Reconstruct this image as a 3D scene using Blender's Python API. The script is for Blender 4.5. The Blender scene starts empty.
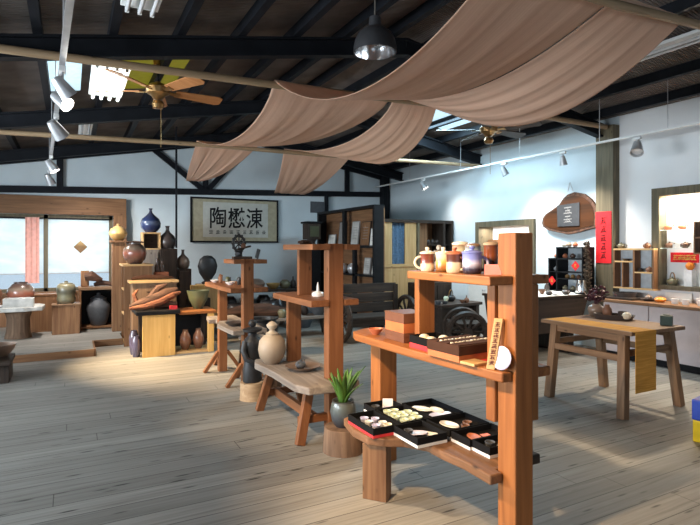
import bpy, bmesh, math, random
from mathutils import Vector, Matrix, Euler, noise
random.seed(7)
R = math.radians
COL = bpy.context.scene.collection
# ------------------------------------------------------------------ camera geometry (room axes: x along the back wall, y into the room)
YAW, FPX, HY, CH = R(28.0), 526.0, 248.0, 1.5
SN, CN = math.sin(YAW), math.cos(YAW)
def ray(px, py):
    a = (px-350)/FPX; b = -(py-HY)/FPX
    return Vector((SN+CN*a, CN-SN*a, b))
def onz(px, py, z):
    d = ray(px, py); t = (z-CH)/d.z; return Vector((d.x*t, d.y*t, z))
def onx(px, py, x):
    d = ray(px, py); t = x/d.x; return Vector((x, d.y*t, CH+d.z*t))
def ony(px, py, y):
    d = ray(px, py); t = y/d.y; return Vector((d.x*t, y, CH+d.z*t))

# ------------------------------------------------------------------ materials
def new_mat(name):
    m = bpy.data.materials.new(name); m.use_nodes = True
    nt = m.node_tree; b = nt.nodes['Principled BSDF']
    return m, nt, b
def ramp(nt, stops):
    r = nt.nodes.new('ShaderNodeValToRGB'); e = r.color_ramp.elements
    while len(e) < len(stops): e.new(.5)
    for q, (p, c) in zip(e, stops): q.position = p; q.color = (*c, 1)
    return r
def coords(nt, scale=(1,1,1), kind='Object'):
    tc = nt.nodes.new('ShaderNodeTexCoord'); mp = nt.nodes.new('ShaderNodeMapping')
    mp.inputs['Scale'].default_value = scale
    nt.links.new(tc.outputs[kind], mp.inputs['Vector']); return mp
def bump(nt, b, src, strength=.2, dist=.01):
    n = nt.nodes.new('ShaderNodeBump'); n.inputs['Strength'].default_value = strength; n.inputs['Distance'].default_value = dist
    nt.links.new(src, n.inputs['Height']); nt.links.new(n.outputs['Normal'], b.inputs['Normal'])
def plain(name, col, rough=.6, metal=0, emit=None, es=1, var=.12, scale=14, bmp=.0, coat=0, spec=None):
    m, nt, b = new_mat(name)
    b.inputs['Roughness'].default_value = rough; b.inputs['Metallic'].default_value = metal
    b.inputs['Specular IOR Level'].default_value = spec if spec is not None else (.12 if max(col) < .03 and not coat else .35)
    if coat: b.inputs['Coat Weight'].default_value = coat; b.inputs['Coat Roughness'].default_value = .12
    if emit:
        b.inputs['Emission Color'].default_value = (*emit, 1); b.inputs['Emission Strength'].default_value = es
    mp = coords(nt); n = nt.nodes.new('ShaderNodeTexNoise'); n.inputs['Scale'].default_value = scale; n.inputs['Detail'].default_value = 5
    nt.links.new(mp.outputs[0], n.inputs['Vector'])
    r = ramp(nt, [(.3, [c*(1-var) for c in col]), (.7, [min(1, c*(1+var)) for c in col])])
    nt.links.new(n.outputs['Fac'], r.inputs[0]); nt.links.new(r.outputs[0], b.inputs['Base Color'])
    if bmp: bump(nt, b, n.outputs['Fac'], bmp)
    return m
def wood(name, c1, c2, axis=0, rough=.55, grain=26, knots=True, bmp=.15):
    m, nt, b = new_mat(name); b.inputs['Roughness'].default_value = rough; b.inputs['Specular IOR Level'].default_value = .25
    sc = [grain]*3; sc[axis] = grain*.055
    mp = coords(nt, sc); n = nt.nodes.new('ShaderNodeTexNoise'); n.inputs['Scale'].default_value = 1; n.inputs['Detail'].default_value = 6; n.inputs['Distortion'].default_value = .6
    nt.links.new(mp.outputs[0], n.inputs['Vector'])
    r = ramp(nt, [(.28, c2), (.5, [(a+q)/2 for a, q in zip(c1, c2)]), (.68, c1)])
    nt.links.new(n.outputs['Fac'], r.inputs[0])
    out = r.outputs[0]
    if knots:
        s2 = [9]*3; s2[axis] = 4
        mp2 = coords(nt, s2); v = nt.nodes.new('ShaderNodeTexVoronoi'); v.inputs['Scale'].default_value = 1
        nt.links.new(mp2.outputs[0], v.inputs['Vector'])
        r2 = ramp(nt, [(.04, (0, 0, 0)), (.13, (1, 1, 1))]); nt.links.new(v.outputs['Distance'], r2.inputs[0])
        mx = nt.nodes.new('ShaderNodeMix'); mx.data_type = 'RGBA'
        nt.links.new(r2.outputs[0], mx.inputs['Factor']); mx.inputs[6].default_value = (*[c*.45 for c in c2], 1)
        nt.links.new(out, mx.inputs[7]); out = mx.outputs[2]
    nt.links.new(out, b.inputs['Base Color'])
    bump(nt, b, n.outputs['Fac'], bmp, .004)
    return m
def glaze(name, stops, lo, hi, rough=.25, wob=.25, coat=.3):
    """glazed stoneware: bands of glaze that run down the pot from foot (lo) to rim (hi)"""
    m, nt, b = new_mat(name); b.inputs['Roughness'].default_value = rough; b.inputs['Coat Weight'].default_value = coat
    tc = nt.nodes.new('ShaderNodeTexCoord'); sp = nt.nodes.new('ShaderNodeSeparateXYZ'); nt.links.new(tc.outputs['Object'], sp.inputs[0])
    mr = nt.nodes.new('ShaderNodeMapRange'); mr.inputs['From Min'].default_value = lo; mr.inputs['From Max'].default_value = hi
    nt.links.new(sp.outputs['Z'], mr.inputs[0])
    n = nt.nodes.new('ShaderNodeTexNoise'); n.inputs['Scale'].default_value = 3.2/max(.05, hi-lo); n.inputs['Detail'].default_value = 6
    nt.links.new(tc.outputs['Object'], n.inputs['Vector'])
    mm = nt.nodes.new('ShaderNodeMath'); mm.operation = 'MULTIPLY_ADD'; mm.inputs[1].default_value = wob; nt.links.new(n.outputs['Fac'], mm.inputs[0])
    ad = nt.nodes.new('ShaderNodeMath'); ad.operation = 'SUBTRACT'; ad.inputs[1].default_value = wob/2; nt.links.new(mr.outputs[0], ad.inputs[0]); nt.links.new(ad.outputs[0], mm.inputs[2])
    r = ramp(nt, stops); nt.links.new(mm.outputs[0], r.inputs[0]); nt.links.new(r.outputs[0], b.inputs['Base Color'])
    return m
M = {}
def W(key, *a, **k): M[key] = wood(key, *a, **k); return M[key]
for ax, sfx in ((0, 'x'), (1, 'y'), (2, 'z')):
    W('red_'+sfx, (.355, .135, .042), (.21, .072, .022), ax, .42)
    W('rust_'+sfx, (.265, .108, .046), (.16, .06, .023), ax, .5)
    W('pale_'+sfx, (.62, .40, .19), (.46, .27, .11), ax)
    W('grey_'+sfx, (.30, .25, .21), (.17, .135, .11), ax, .8)
    W('dark_'+sfx, (.055, .036, .026), (.025, .017, .013), ax, .5)
    W('brown_'+sfx, (.27, .14, .068), (.15, .07, .033), ax)
    W('settee_'+sfx, (.07, .05, .038), (.033, .024, .019), ax, .8)
    W('tablew_'+sfx, (.27, .16, .09), (.15, .085, .048), ax)
    W('yellow_'+sfx, (.72, .43, .15), (.58, .32, .09), ax)
W('bench', (.24, .12, .06), (.12, .06, .03), 1)
W('bamboo', (.36, .25, .15), (.24, .16, .09), 0)
W('bark', (.22, .14, .09), (.10, .06, .04), 2, .9, 18, True, .6)
W('stumptop', (.50, .34, .20), (.36, .22, .12), 0, .8)
W('olivewood', (.16, .13, .08), (.095, .078, .048), 2)
W('slatewood', (.085, .03, .010), (.012, .007, .004), 1, .4, 9, True, .3)
W('runner', (.62, .33, .07), (.42, .20, .035), 0, .9, 60, False, .3)
M['black'] = plain('black lacquer', (.012, .012, .013), .45)
M['blackclay'] = plain('black clay', (.028, .028, .03), .42, bmp=.15, scale=30)
M['lining'] = plain('black velvet', (.008, .008, .009), .9)
M['steel'] = plain('black painted steel', (.011, .012, .015), .55, var=.3, scale=4)
M['gunmetal'] = plain('gunmetal', (.16, .16, .17), .35, .8)
M['chrome'] = plain('chrome', (.75, .75, .76), .18, 1)
M['silver'] = plain('silver paint', (.55, .55, .56), .35, .6)
M['white'] = plain('white paint', (.75, .75, .73), .5, var=.04)
M['mount'] = plain('scroll mount silk', (.40, .36, .25), .8)
M['agedpaper'] = plain('aged paper', (.52, .52, .47), .8, var=.06)
M['paper'] = plain('paper', (.80, .78, .72), .8, var=.04)
M['cardred'] = plain('red card', (.60, .035, .04), .6)
M['cardcoral'] = plain('coral card', (.70, .16, .12), .6)
M['pink'] = plain('pink card', (.80, .27, .24), .7)
M['copper'] = plain('copper card', (.15, .062, .035), .4)
M['orangecard'] = plain('orange card', (.50, .15, .05), .5)
M['cocoa'] = plain('cocoa card', (.06, .028, .018), .8, spec=.1)
M['redpaper'] = plain('red banner paper', (.72, .012, .018), .7)
M['ink'] = plain('ink', (.012, .012, .013), .7)
M['ink2'] = plain('dark red ink', (.10, .008, .008), .7)
M['gold'] = plain('gold ink', (.75, .45, .09), .4, .3)
M['slate'] = plain('dark slate', (.04, .041, .045), .6, bmp=.2)
M['plate'] = plain('slate plate', (.085, .09, .10), .5, bmp=.3, scale=20)
M['counter'] = plain('counter front', (.56, .47, .46), .5, var=.04)
M['terracotta'] = plain('terracotta', (.48, .15, .07), .4)
M['orange'] = plain('orange glaze', (.80, .24, .03), .3)
M['clay'] = plain('brown clay', (.20, .095, .055), .45, bmp=.1)
M['darkclay'] = plain('dark clay', (.06, .045, .04), .35, coat=.3)
M['greyclay'] = plain('grey clay', (.26, .25, .24), .55, bmp=.2)
M['cream'] = plain('cream glaze', (.78, .70, .55), .3, coat=.3)
M['porcelain'] = plain('white porcelain', (.82, .80, .78), .2, coat=.4)
M['lilac'] = plain('lilac porcelain', (.62, .60, .78), .25, coat=.4)
M['mint'] = plain('pale green porcelain', (.70, .76, .56), .3, coat=.4)
M['leaf'] = plain('leaf', (.06, .14, .022), .45, var=.35)
M['leafdark'] = plain('burgundy leaf', (.075, .018, .028), .5, var=.4)
M['foliage'] = plain('dry vine', (.065, .045, .03), .8, var=.4)
M['bluep'] = plain('blue plastic', (.02, .055, .36), .35)
M['yellowp'] = plain('yellow plastic', (.70, .52, .02), .35)
M['greentin'] = plain('green tin', (.035, .06, .05), .5)
M['greyboard'] = plain('grey board', (.5, .54, .57), .8)
M['bluecloth'] = plain('blue cloth', (.10, .16, .24), .9, var=.3, scale=30)
M['pinkcloth'] = plain('pink cloth', (.80, .42, .36), .9)
M['fanwood'] = wood('fanwood', (.52, .23, .09), (.38, .15, .05), 0, .4)
M['brass'] = plain('brass', (.34, .20, .08), .3, .8)
M['ropecol'] = plain('rope', (.14, .12, .10), .9)
M['stoneslab'] = plain('pale stone', (.50, .49, .46), .7, var=.25, scale=9)
M['drift'] = wood('drift', (.15, .075, .048), (.035, .02, .014), 0, .8, 16, True, .7)
M['driftred'] = wood('driftred', (.27, .10, .05), (.08, .03, .018), 0, .8, 16, True, .7)
M['redpot'] = glaze('redpot', [(0, (.06, .035, .03)), (.25, (.17, .085, .06)), (.5, (.34, .11, .065)), (.72, (.20, .15, .11)), (.85, (.10, .06, .045)), (1, (.06, .04, .035))], 0, .34)
M['goldpot'] = glaze('goldpot', [(0, (.20, .10, .03)), (.5, (.58, .37, .13)), (1, (.46, .30, .12))], 0, .24, .4)
M['bluevase'] = glaze('bluevase', [(0, (.02, .03, .07)), (.3, (.03, .045, .12)), (.5, (.10, .13, .2)), (.6, (.02, .035, .10)), (1, (.05, .05, .08))], 0, .36, .12)
M['tenmoku'] = glaze('tenmoku', [(0, (.16, .11, .08)), (.3, (.33, .22, .16)), (.6, (.12, .085, .07)), (1, (.035, .03, .03))], 0, .4, .3, .5)
M['olivejar'] = glaze('olivejar', [(0, (.16, .13, .08)), (.3, (.19, .175, .10)), (.6, (.09, .085, .06)), (.85, (.22, .19, .11)), (1, (.13, .11, .06))], 0, .36, .35, .3)
M['greenpot'] = glaze('greenpot', [(0, (.04, .045, .025)), (.5, (.13, .14, .07)), (1, (.07, .075, .04))], 0, .35, .3)
M['amphora'] = glaze('amphora', [(0, (.07, .035, .022)), (.45, (.20, .085, .05)), (.8, (.26, .13, .085)), (1, (.12, .07, .05))], 0, .3, .22)
M['palejar'] = glaze('palejar', [(0, (.26, .18, .12)), (.5, (.42, .31, .21)), (1, (.50, .40, .29))], 0, .36, .55, .4, 0)
M['plantpot'] = glaze('plantpot', [(0, (.03, .03, .035)), (.4, (.06, .07, .08)), (.8, (.10, .12, .11)), (1, (.05, .05, .05))], 0, .2, .3)
M['mugbrown'] = glaze('mugbrown', [(0, (.70, .58, .42)), (.28, (.74, .63, .47)), (.38, (.20, .055, .03)), (1, (.15, .04, .022))], 0, .13, .2, .18)
M['muggold'] = glaze('muggold', [(0, (.10, .045, .02)), (.22, (.36, .13, .02)), (.45, (.80, .46, .10)), (.7, (.86, .75, .52)), (1, (.86, .78, .60))], 0, .13, .2, .15)
M['mugdark'] = glaze('mugdark', [(0, (.58, .46, .31)), (.40, (.62, .50, .34)), (.47, (.10, .035, .022)), (1, (.14, .042, .026))], 0, .13, .2, .12)
M['mugblue'] = glaze('mugblue', [(0, (.018, .014, .02)), (.2, (.05, .04, .07)), (.42, (.62, .60, .74)), (.62, (.25, .29, .66)), (1, (.16, .19, .50))], 0, .13, .2, .12)
M['jarbrown'] = glaze('jarbrown', [(0, (.012, .009, .008)), (.35, (.03, .015, .01)), (.6, (.26, .075, .03)), (1, (.10, .03, .016))], 0, .16, .15, .3)
M['jarcream'] = glaze('jarcream', [(0, (.45, .36, .23)), (.5, (.68, .62, .44)), (.8, (.55, .52, .36)), (1, (.30, .2, .12))], 0, .15, .25)
M['jarblue'] = glaze('jarblue', [(0, (.30, .32, .6)), (.4, (.20, .22, .58)), (.7, (.55, .58, .74)), (.9, (.2, .26, .3)), (1, (.24, .14, .08))], 0, .15, .2)
M['violet'] = glaze('violet', [(0, (.09, .08, .12)), (.5, (.12, .10, .16)), (1, (.06, .05, .075))], 0, .3, .25)

def floor_mat():
    m, nt, b = new_mat('weathered floor boards'); b.inputs['Roughness'].default_value = .55; b.inputs['Specular IOR Level'].default_value = .3
    tc = nt.nodes.new('ShaderNodeTexCoord'); sp = nt.nodes.new('ShaderNodeSeparateXYZ'); nt.links.new(tc.outputs['Object'], sp.inputs[0])
    def mt(op, a, bb=None, cc=None):
        n = nt.nodes.new('ShaderNodeMath'); n.operation = op
        for i, q in enumerate((a, bb, cc)):
            if q is None: continue
            if isinstance(q, (int, float)): n.inputs[i].default_value = q
            else: nt.links.new(q, n.inputs[i])
        return n.outputs[0]
    yy = mt('DIVIDE', sp.outputs['Y'], .175); pid = mt('FLOOR', yy); fr = mt('FRACT', yy)
    wn = nt.nodes.new('ShaderNodeTexWhiteNoise'); wn.noise_dimensions = '1D'; nt.links.new(pid, wn.inputs['W'])
    xs = mt('ADD', sp.outputs['X'], mt('MULTIPLY', wn.outputs['Value'], 37.))
    cb = nt.nodes.new('ShaderNodeCombineXYZ'); nt.links.new(mt('MULTIPLY', xs, 1.1), cb.inputs[0]); nt.links.new(mt('MULTIPLY', sp.outputs['Y'], 34), cb.inputs[1]); nt.links.new(mt('MULTIPLY', pid, 3.7), cb.inputs[2])
    n = nt.nodes.new('ShaderNodeTexNoise'); n.inputs['Scale'].default_value = 1; n.inputs['Detail'].default_value = 8; n.inputs['Roughness'].default_value = .62; n.inputs['Distortion'].default_value = .5
    nt.links.new(cb.outputs[0], n.inputs['Vector'])
    r = ramp(nt, [(.25, (.15, .138, .122)), (.45, (.235, .222, .198)), (.6, (.275, .262, .236)), (.78, (.335, .322, .293))]); nt.links.new(n.outputs['Fac'], r.inputs[0])
    hv = nt.nodes.new('ShaderNodeHueSaturation'); nt.links.new(r.outputs[0], hv.inputs['Color']); nt.links.new(mt('MULTIPLY_ADD', wn.outputs['Value'], .32, .84), hv.inputs['Value'])
    # dark streaks and knots
    c2 = nt.nodes.new('ShaderNodeCombineXYZ'); nt.links.new(mt('MULTIPLY', xs, 2.6), c2.inputs[0]); nt.links.new(mt('MULTIPLY', sp.outputs['Y'], 15), c2.inputs[1])
    v = nt.nodes.new('ShaderNodeTexVoronoi'); v.inputs['Scale'].default_value = 1; nt.links.new(c2.outputs[0], v.inputs['Vector'])
    r2 = ramp(nt, [(.08, (.06, .06, .06)), (.17, (1, 1, 1))]); nt.links.new(v.outputs['Distance'], r2.inputs[0])
    mk = nt.nodes.new('ShaderNodeMix'); mk.data_type = 'RGBA'; mk.blend_type = 'MULTIPLY'; mk.inputs['Factor'].default_value = .85
    nt.links.new(hv.outputs[0], mk.inputs[6]); nt.links.new(r2.outputs[0], mk.inputs[7])
    # gaps between boards and butt joints
    g1 = mt('LESS_THAN', fr, .035); jx = mt('FRACT', mt('DIVIDE', xs, 3.6)); g2 = mt('LESS_THAN', jx, .0014); gg = mt('MAXIMUM', g1, g2)
    mg = nt.nodes.new('ShaderNodeMix'); mg.data_type = 'RGBA'; nt.links.new(mt('MULTIPLY', gg, .85), mg.inputs['Factor']); nt.links.new(mk.outputs[2], mg.inputs[6]); mg.inputs[7].default_value = (.045, .038, .034, 1)
    nt.links.new(mg.outputs[2], b.inputs['Base Color'])
    bump(nt, b, mt('SUBTRACT', n.outputs['Fac'], gg), .25, .004)
    return m
M['floor'] = floor_mat()
def roof_mat():
    m, nt, b = new_mat('brown corrugated sheet'); b.inputs['Roughness'].default_value = .8; b.inputs['Specular IOR Level'].default_value = .1
    mp = coords(nt); w = nt.nodes.new('ShaderNodeTexWave'); w.bands_direction = 'Y'; w.inputs['Scale'].default_value = 9; w.inputs['Distortion'].default_value = .3
    nt.links.new(mp.outputs[0], w.inputs['Vector'])
    n = nt.nodes.new('ShaderNodeTexNoise'); n.inputs['Scale'].default_value = 3; nt.links.new(mp.outputs[0], n.inputs['Vector'])
    r = ramp(nt, [(.3, (.15, .125, .112)), (.7, (.24, .205, .185))]); nt.links.new(n.outputs['Fac'], r.inputs[0]); nt.links.new(r.outputs[0], b.inputs['Base Color'])
    bump(nt, b, w.outputs['Fac'], .8, .03); return m
M['roof'] = roof_mat()
M['wallblue'] = plain('pale blue limewash', (.62, .69, .72), .85, var=.06, scale=1.6)
M['wallwhite'] = plain('off white limewash', (.76, .76, .76), .85, var=.04, scale=1.6)
M['sky'] = plain('skylight sheet', (.5, .7, .8), .5, emit=(.62, .86, 1.0), es=.6)
M['skyyellow'] = plain('yellow skylight sheet', (.22, .2, .02), .6, emit=(.50, .47, .03), es=.16)
M['tube'] = plain('lit tube', (.9, .9, .9), .5, emit=(.93, 1, .97), es=4.5)
M['bulb'] = plain('lit lamp face', (.9, .9, .9), .5, emit=(1, .93, .82), es=25)
M['bulbx'] = plain('unlit lamp face', (.6, .6, .6), .2)
def cloth_mat():
    m, nt, b = new_mat('tan linen'); b.inputs['Roughness'].default_value = .9
    tc = nt.nodes.new('ShaderNodeTexCoord'); mp = nt.nodes.new('ShaderNodeMapping'); mp.inputs['Scale'].default_value = (60, 1.2, 1)
    nt.links.new(tc.outputs['UV'], mp.inputs['Vector'])
    n = nt.nodes.new('ShaderNodeTexNoise'); n.inputs['Scale'].default_value = 1; n.inputs['Detail'].default_value = 5; nt.links.new(mp.outputs[0], n.inputs['Vector'])
    r = ramp(nt, [(.3, (.80, .54, .39)), (.7, (.86, .60, .45))]); nt.links.new(n.outputs['Fac'], r.inputs[0]); nt.links.new(r.outputs[0], b.inputs['Base Color'])
    bump(nt, b, n.outputs['Fac'], .3, .01)
    tr = nt.nodes.new('ShaderNodeBsdfTranslucent'); nt.links.new(r.outputs[0], tr.inputs['Color'])
    mx = nt.nodes.new('ShaderNodeMixShader'); mx.inputs[0].default_value = .42
    nt.links.new(b.outputs[0], mx.inputs[1]); nt.links.new(tr.outputs[0], mx.inputs[2]); nt.links.new(mx.outputs[0], nt.nodes['Material Output'].inputs['Surface'])
    return m
M['cloth'] = cloth_mat()
def blind_mat():
    m, nt, b = new_mat('white roller blind'); b.inputs['Roughness'].default_value = .9
    mp = coords(nt, (1, 1, 2.5)); n = nt.nodes.new('ShaderNodeTexNoise'); n.inputs['Scale'].default_value = 2.2; n.inputs['Detail'].default_value = 4; nt.links.new(mp.outputs[0], n.inputs['Vector'])
    r = ramp(nt, [(.3, (.62, .70, .74)), (.7, (.82, .86, .86))]); nt.links.new(n.outputs['Fac'], r.inputs[0]); nt.links.new(r.outputs[0], b.inputs['Base Color'])
    tr = nt.nodes.new('ShaderNodeBsdfTranslucent'); nt.links.new(r.outputs[0], tr.inputs['Color'])
    mx = nt.nodes.new('ShaderNodeMixShader'); mx.inputs[0].default_value = .6
    nt.links.new(b.outputs[0], mx.inputs[1]); nt.links.new(tr.outputs[0], mx.inputs[2]); nt.links.new(mx.outputs[0], nt.nodes['Material Output'].inputs['Surface'])
    return m
M['blind'] = blind_mat()
def glass_mat():
    m, nt, b = new_mat('clear thin glass'); b.inputs['Base Color'].default_value = (.8, .9, .92, 1); b.inputs['Roughness'].default_value = .05
    tr = nt.nodes.new('ShaderNodeBsdfTransparent'); tr.inputs[0].default_value = (.96, .985, 1, 1)
    fr = nt.nodes.new('ShaderNodeFresnel'); fr.inputs[0].default_value = 1.35
    mx = nt.nodes.new('ShaderNodeMixShader'); nt.links.new(fr.outputs[0], mx.inputs[0]); nt.links.new(tr.outputs[0], mx.inputs[1]); nt.links.new(b.outputs[0], mx.inputs[2])
    nt.links.new(mx.outputs[0], nt.nodes['Material Output'].inputs['Surface']); return m
M['glass'] = glass_mat()

# ------------------------------------------------------------------ mesh builder
class MB:
    def __init__(s): s.v = []; s.f = []
    def add(s, vs, fs, mat=None):
        k = len(s.v); s.v += [Vector(q) if mat is None else mat @ Vector(q) for q in vs]; s.f += [[i+k for i in f] for f in fs]; return s
    def box(s, x0, x1, y0, y1, z0, z1, mat=None):
        return s.add([(x, y, z) for z in (z0, z1) for y in (y0, y1) for x in (x0, x1)],
                     [(0,2,3,1), (4,5,7,6), (0,1,5,4), (2,6,7,3), (0,4,6,2), (1,3,7,5)], mat)
    def bar(s, p, q, w, h, up=(0,0,1)):                       # a squared beam from p to q
        p, q = Vector(p), Vector(q); d = (q-p).normalized(); u = Vector(up)
        if abs(d.dot(u)) > .95: u = Vector((0,1,0))
        a = d.cross(u).normalized()*w/2; c = a.cross(d).normalized()*h/2
        vs = [o+sa*a+sc*c for o in (p, q) for sa, sc in ((-1,-1), (1,-1), (1,1), (-1,1))]
        return s.add(vs, [(0,1,2,3), (7,6,5,4), (0,4,5,1), (1,5,6,2), (2,6,7,3), (3,7,4,0)])
    def prism(s, poly, z0, z1, mat=None):
        n = len(poly)
        vs = [(x, y, z0) for x, y in poly]+[(x, y, z1) for x, y in poly]
        return s.add(vs, [list(range(n))[::-1], list(range(n, 2*n))]+[(i, (i+1)%n, n+(i+1)%n, n+i) for i in range(n)], mat)
    def lathe(s, prof, n=24, c=(0,0,0), mat=None, sy=1.0):
        k = []; vs = []
        for r, z in prof:
            if r < 1e-5: k.append([len(vs)]*n); vs.append((c[0], c[1], c[2]+z))
            else:
                k.append(list(range(len(vs), len(vs)+n)))
                vs += [(c[0]+r*math.cos(2*math.pi*i/n), c[1]+sy*r*math.sin(2*math.pi*i/n), c[2]+z) for i in range(n)]
        fs = []
        for a, b in zip(k, k[1:]):
            for i in range(n):
                q = [a[i], a[(i+1)%n], b[(i+1)%n], b[i]]; o = []
                for t in q:
                    if t not in o: o.append(t)
                if len(o) > 2: fs.append(o)
        return s.add(vs, fs, mat)
    def tube(s, pts, r, n=8, closed=False):
        pts = [Vector(p) for p in pts]; m = len(pts); vs = []; fs = []
        rr = r if isinstance(r, (list, tuple)) else [r]*m
        ref = Vector((0,0,1)); up = None
        for i, p in enumerate(pts):
            if closed: d = pts[(i+1)%m]-pts[i-1]
            else: d = pts[min(i+1, m-1)]-pts[max(i-1, 0)]
            d.normalize()
            if up is None: up = ref if abs(d.dot(ref)) < .9 else Vector((1,0,0))
            a = d.cross(up).normalized(); b = a.cross(d).normalized(); up = b
            vs += [p+rr[i]*(math.cos(2*math.pi*j/n)*a+math.sin(2*math.pi*j/n)*b) for j in range(n)]
        for i in range(m if closed else m-1):
            for j in range(n):
                A = i*n; B = ((i+1)%m)*n; fs.append((A+j, A+(j+1)%n, B+(j+1)%n, B+j))
        if not closed: fs += [list(range(n))[::-1], list(range((m-1)*n, m*n))]
        return s.add(vs, fs)
    def blob(s, c, r, amp=.15, freq=3, sub=2, seed=0, rot=None):
        bm = bmesh.new(); bmesh.ops.create_icosphere(bm, subdivisions=sub, radius=1)
        bm.verts.ensure_lookup_table(); vs = []
        for v in bm.verts:
            p = v.co.copy(); k = 1+amp*noise.noise(p*freq+Vector((seed*3.1, seed*1.7, seed)))*2
            q = Vector((p.x*r[0]*k, p.y*r[1]*k, p.z*r[2]*k))
            if rot: q = rot @ q
            vs.append(q+Vector(c))
        fs = [[v.index for v in f.verts] for f in bm.faces]; bm.free(); return s.add(vs, fs)
    def build(s, name, mat, parent=None, smooth=False, bevel=0, loc=None):
        me = bpy.data.meshes.new(name); me.from_pydata([tuple(v) for v in s.v], [], s.f); me.validate()
        bm = bmesh.new(); bm.from_mesh(me); bmesh.ops.recalc_face_normals(bm, faces=bm.faces); bm.to_mesh(me); bm.free()
        if smooth:
            for p in me.polygons: p.use_smooth = True
            try: me.set_sharp_from_angle(angle=R(42))
            except Exception: pass
        me.materials.append(M[mat] if isinstance(mat, str) else mat)
        o = bpy.data.objects.new(name, me); COL.objects.link(o)
        if parent: o.parent = parent
        if loc is not None: o.location = loc
        if bevel:
            b = o.modifiers.new('bevel', 'BEVEL'); b.width = bevel; b.segments = 2; b.limit_method = 'ANGLE'
        return o
def tag(o, label=None, cat=None, group=None, kind=None):
    if label: o['label'] = label
    if cat: o['category'] = cat
    if group: o['group'] = group
    if kind: o['kind'] = kind
    return o
def T(name, label, cat, loc=(0,0,0), rot=0, group=None):
    o = bpy.data.objects.new(name, None); o.empty_display_size = .05; COL.objects.link(o); o.location = loc; o.rotation_euler = (0, 0, rot)
    return tag(o, label, cat, group)
def S(mb, name, mat, label, cat, loc=(0,0,0), rot=0, group=None, smooth=False, bevel=0):
    o = mb.build(name, mat, None, smooth, bevel, loc); o.rotation_euler = (0, 0, rot); return tag(o, label, cat, group)
def ST(mb, name, mat, bevel=0): return tag(mb.build(name, mat, None, False, bevel), kind='structure')
def dup(o, loc, label=None, rot=None):
    r = o.copy(); COL.objects.link(r); r.location = loc
    if rot is not None: r.rotation_euler = (0, 0, rot)
    if label: r['label'] = label
    for ch in list(o.children):
        c = ch.copy(); COL.objects.link(c); c.parent = r
        for g in list(ch.children):
            d = g.copy(); COL.objects.link(d); d.parent = c
    return r
def sc(prof, r, h): return [(a*r, b*h) for a, b in prof]
POT = [(0,0), (.55,0), (.62,.03), (.9,.25), (1,.5), (.93,.72), (.66,.9), (.5,.95), (.5,1), (.43,1), (.43,.93), (.6,.86), (.8,.6), (0,.3)]
URN = [(0,0), (.62,0), (.66,.03), (.86,.3), (1,.62), (.96,.78), (.7,.92), (.66,1), (.58,1), (.6,.9), (.8,.7), (0,.3)]
BOWL = [(0,0), (.42,0), (.45,.08), (.8,.5), (1,1), (.95,1), (.74,.5), (.4,.15), (0,.12)]
BOTTLE = [(0,0), (.7,0), (.95,.15), (1,.35), (.8,.55), (.3,.72), (.2,.82), (.2,.95), (.28,1), (.2,1), (.12,.9), (0,.85)]
AMPH = [(0,0), (.55,0), (.8,.2), (1,.42), (.85,.68), (.5,.88), (.45,.93), (.52,1), (.44,1), (.36,.9), (0,.7)]
CUP = [(0,0), (.7,0), (.8,.1), (1,1), (.9,1), (.72,.15), (0,.12)]
BALL = [(0,0), (.45,.0), (.8,.2), (1,.5), (.8,.82), (.4,.98), (0,1)]
DISH = [(0,0), (.55,0), (.6,.2), (1,1), (.96,1), (.58,.35), (0,.3)]
def lid_knob(mb, r, z, k=.3): return mb.lathe([(r*.9, z-.002), (r*1.08, z+.001), (r*1.09, z+.007), (r*.98, z+.011), (r*.6, z+.017), (r*k*.6, z+.019), (r*k*.6, z+.022), (r*k, z+.03), (r*k*.9, z+.038), (0, z+.041)])

# ================================================================== SETTING
WX, WY, LX, FY = 7.0, 11.2, -4.2, -4.6
RIDGE, RZ, SLOPE = 3.44, 3.91, .178
def roofz(x): return RZ-SLOPE*abs(x-RIDGE)
ST(MB().box(LX-.3, WX+1.0, FY-.3, WY+.3, -.12, 0), 'floor', 'floor')
plat = MB()
plat.prism([(LX, 8.11), (.29, 8.11), (.29, 8.87), (.72, 8.87), (.72, 9.45), (2.0, 9.45), (2.0, WY), (LX, WY)], 0.001, .095)
ST(plat, 'floor_platform', 'floor', .004)
ed = MB().box(LX, .30, 8.09, 8.11, 0.001, .10).box(.29, .31, 8.09, 8.87, 0.001, .10).box(.29, .72, 8.85, 8.868, 0.001, .10)
ST(ed, 'trim_1', 'brown_x')
# back wall, with the window bay on the left
bw = MB(); wz0, wz1, wx0, wx1 = .70, 2.12, -2.75, .73
def gab(x0, x1, z0):
    bw.add([(x0, WY, z0), (x1, WY, z0), (x1, WY, roofz(x1)+.13), (x0, WY, roofz(x0)+.13), (x0, WY+.2, z0), (x1, WY+.2, z0), (x1, WY+.2, roofz(x1)+.13), (x0, WY+.2, roofz(x0)+.13)],
           [(0,1,2,3), (7,6,5,4), (0,4,5,1), (1,5,6,2), (2,6,7,3), (3,7,4,0)])
gab(LX, wx0, 0); bw.box(wx0, wx1, WY, WY+.2, 0, wz0); gab(wx0, wx1, wz1); gab(wx1, RIDGE, 0); gab(RIDGE, WX, 0)
ST(bw, 'wall_back', 'wallblue')
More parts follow.
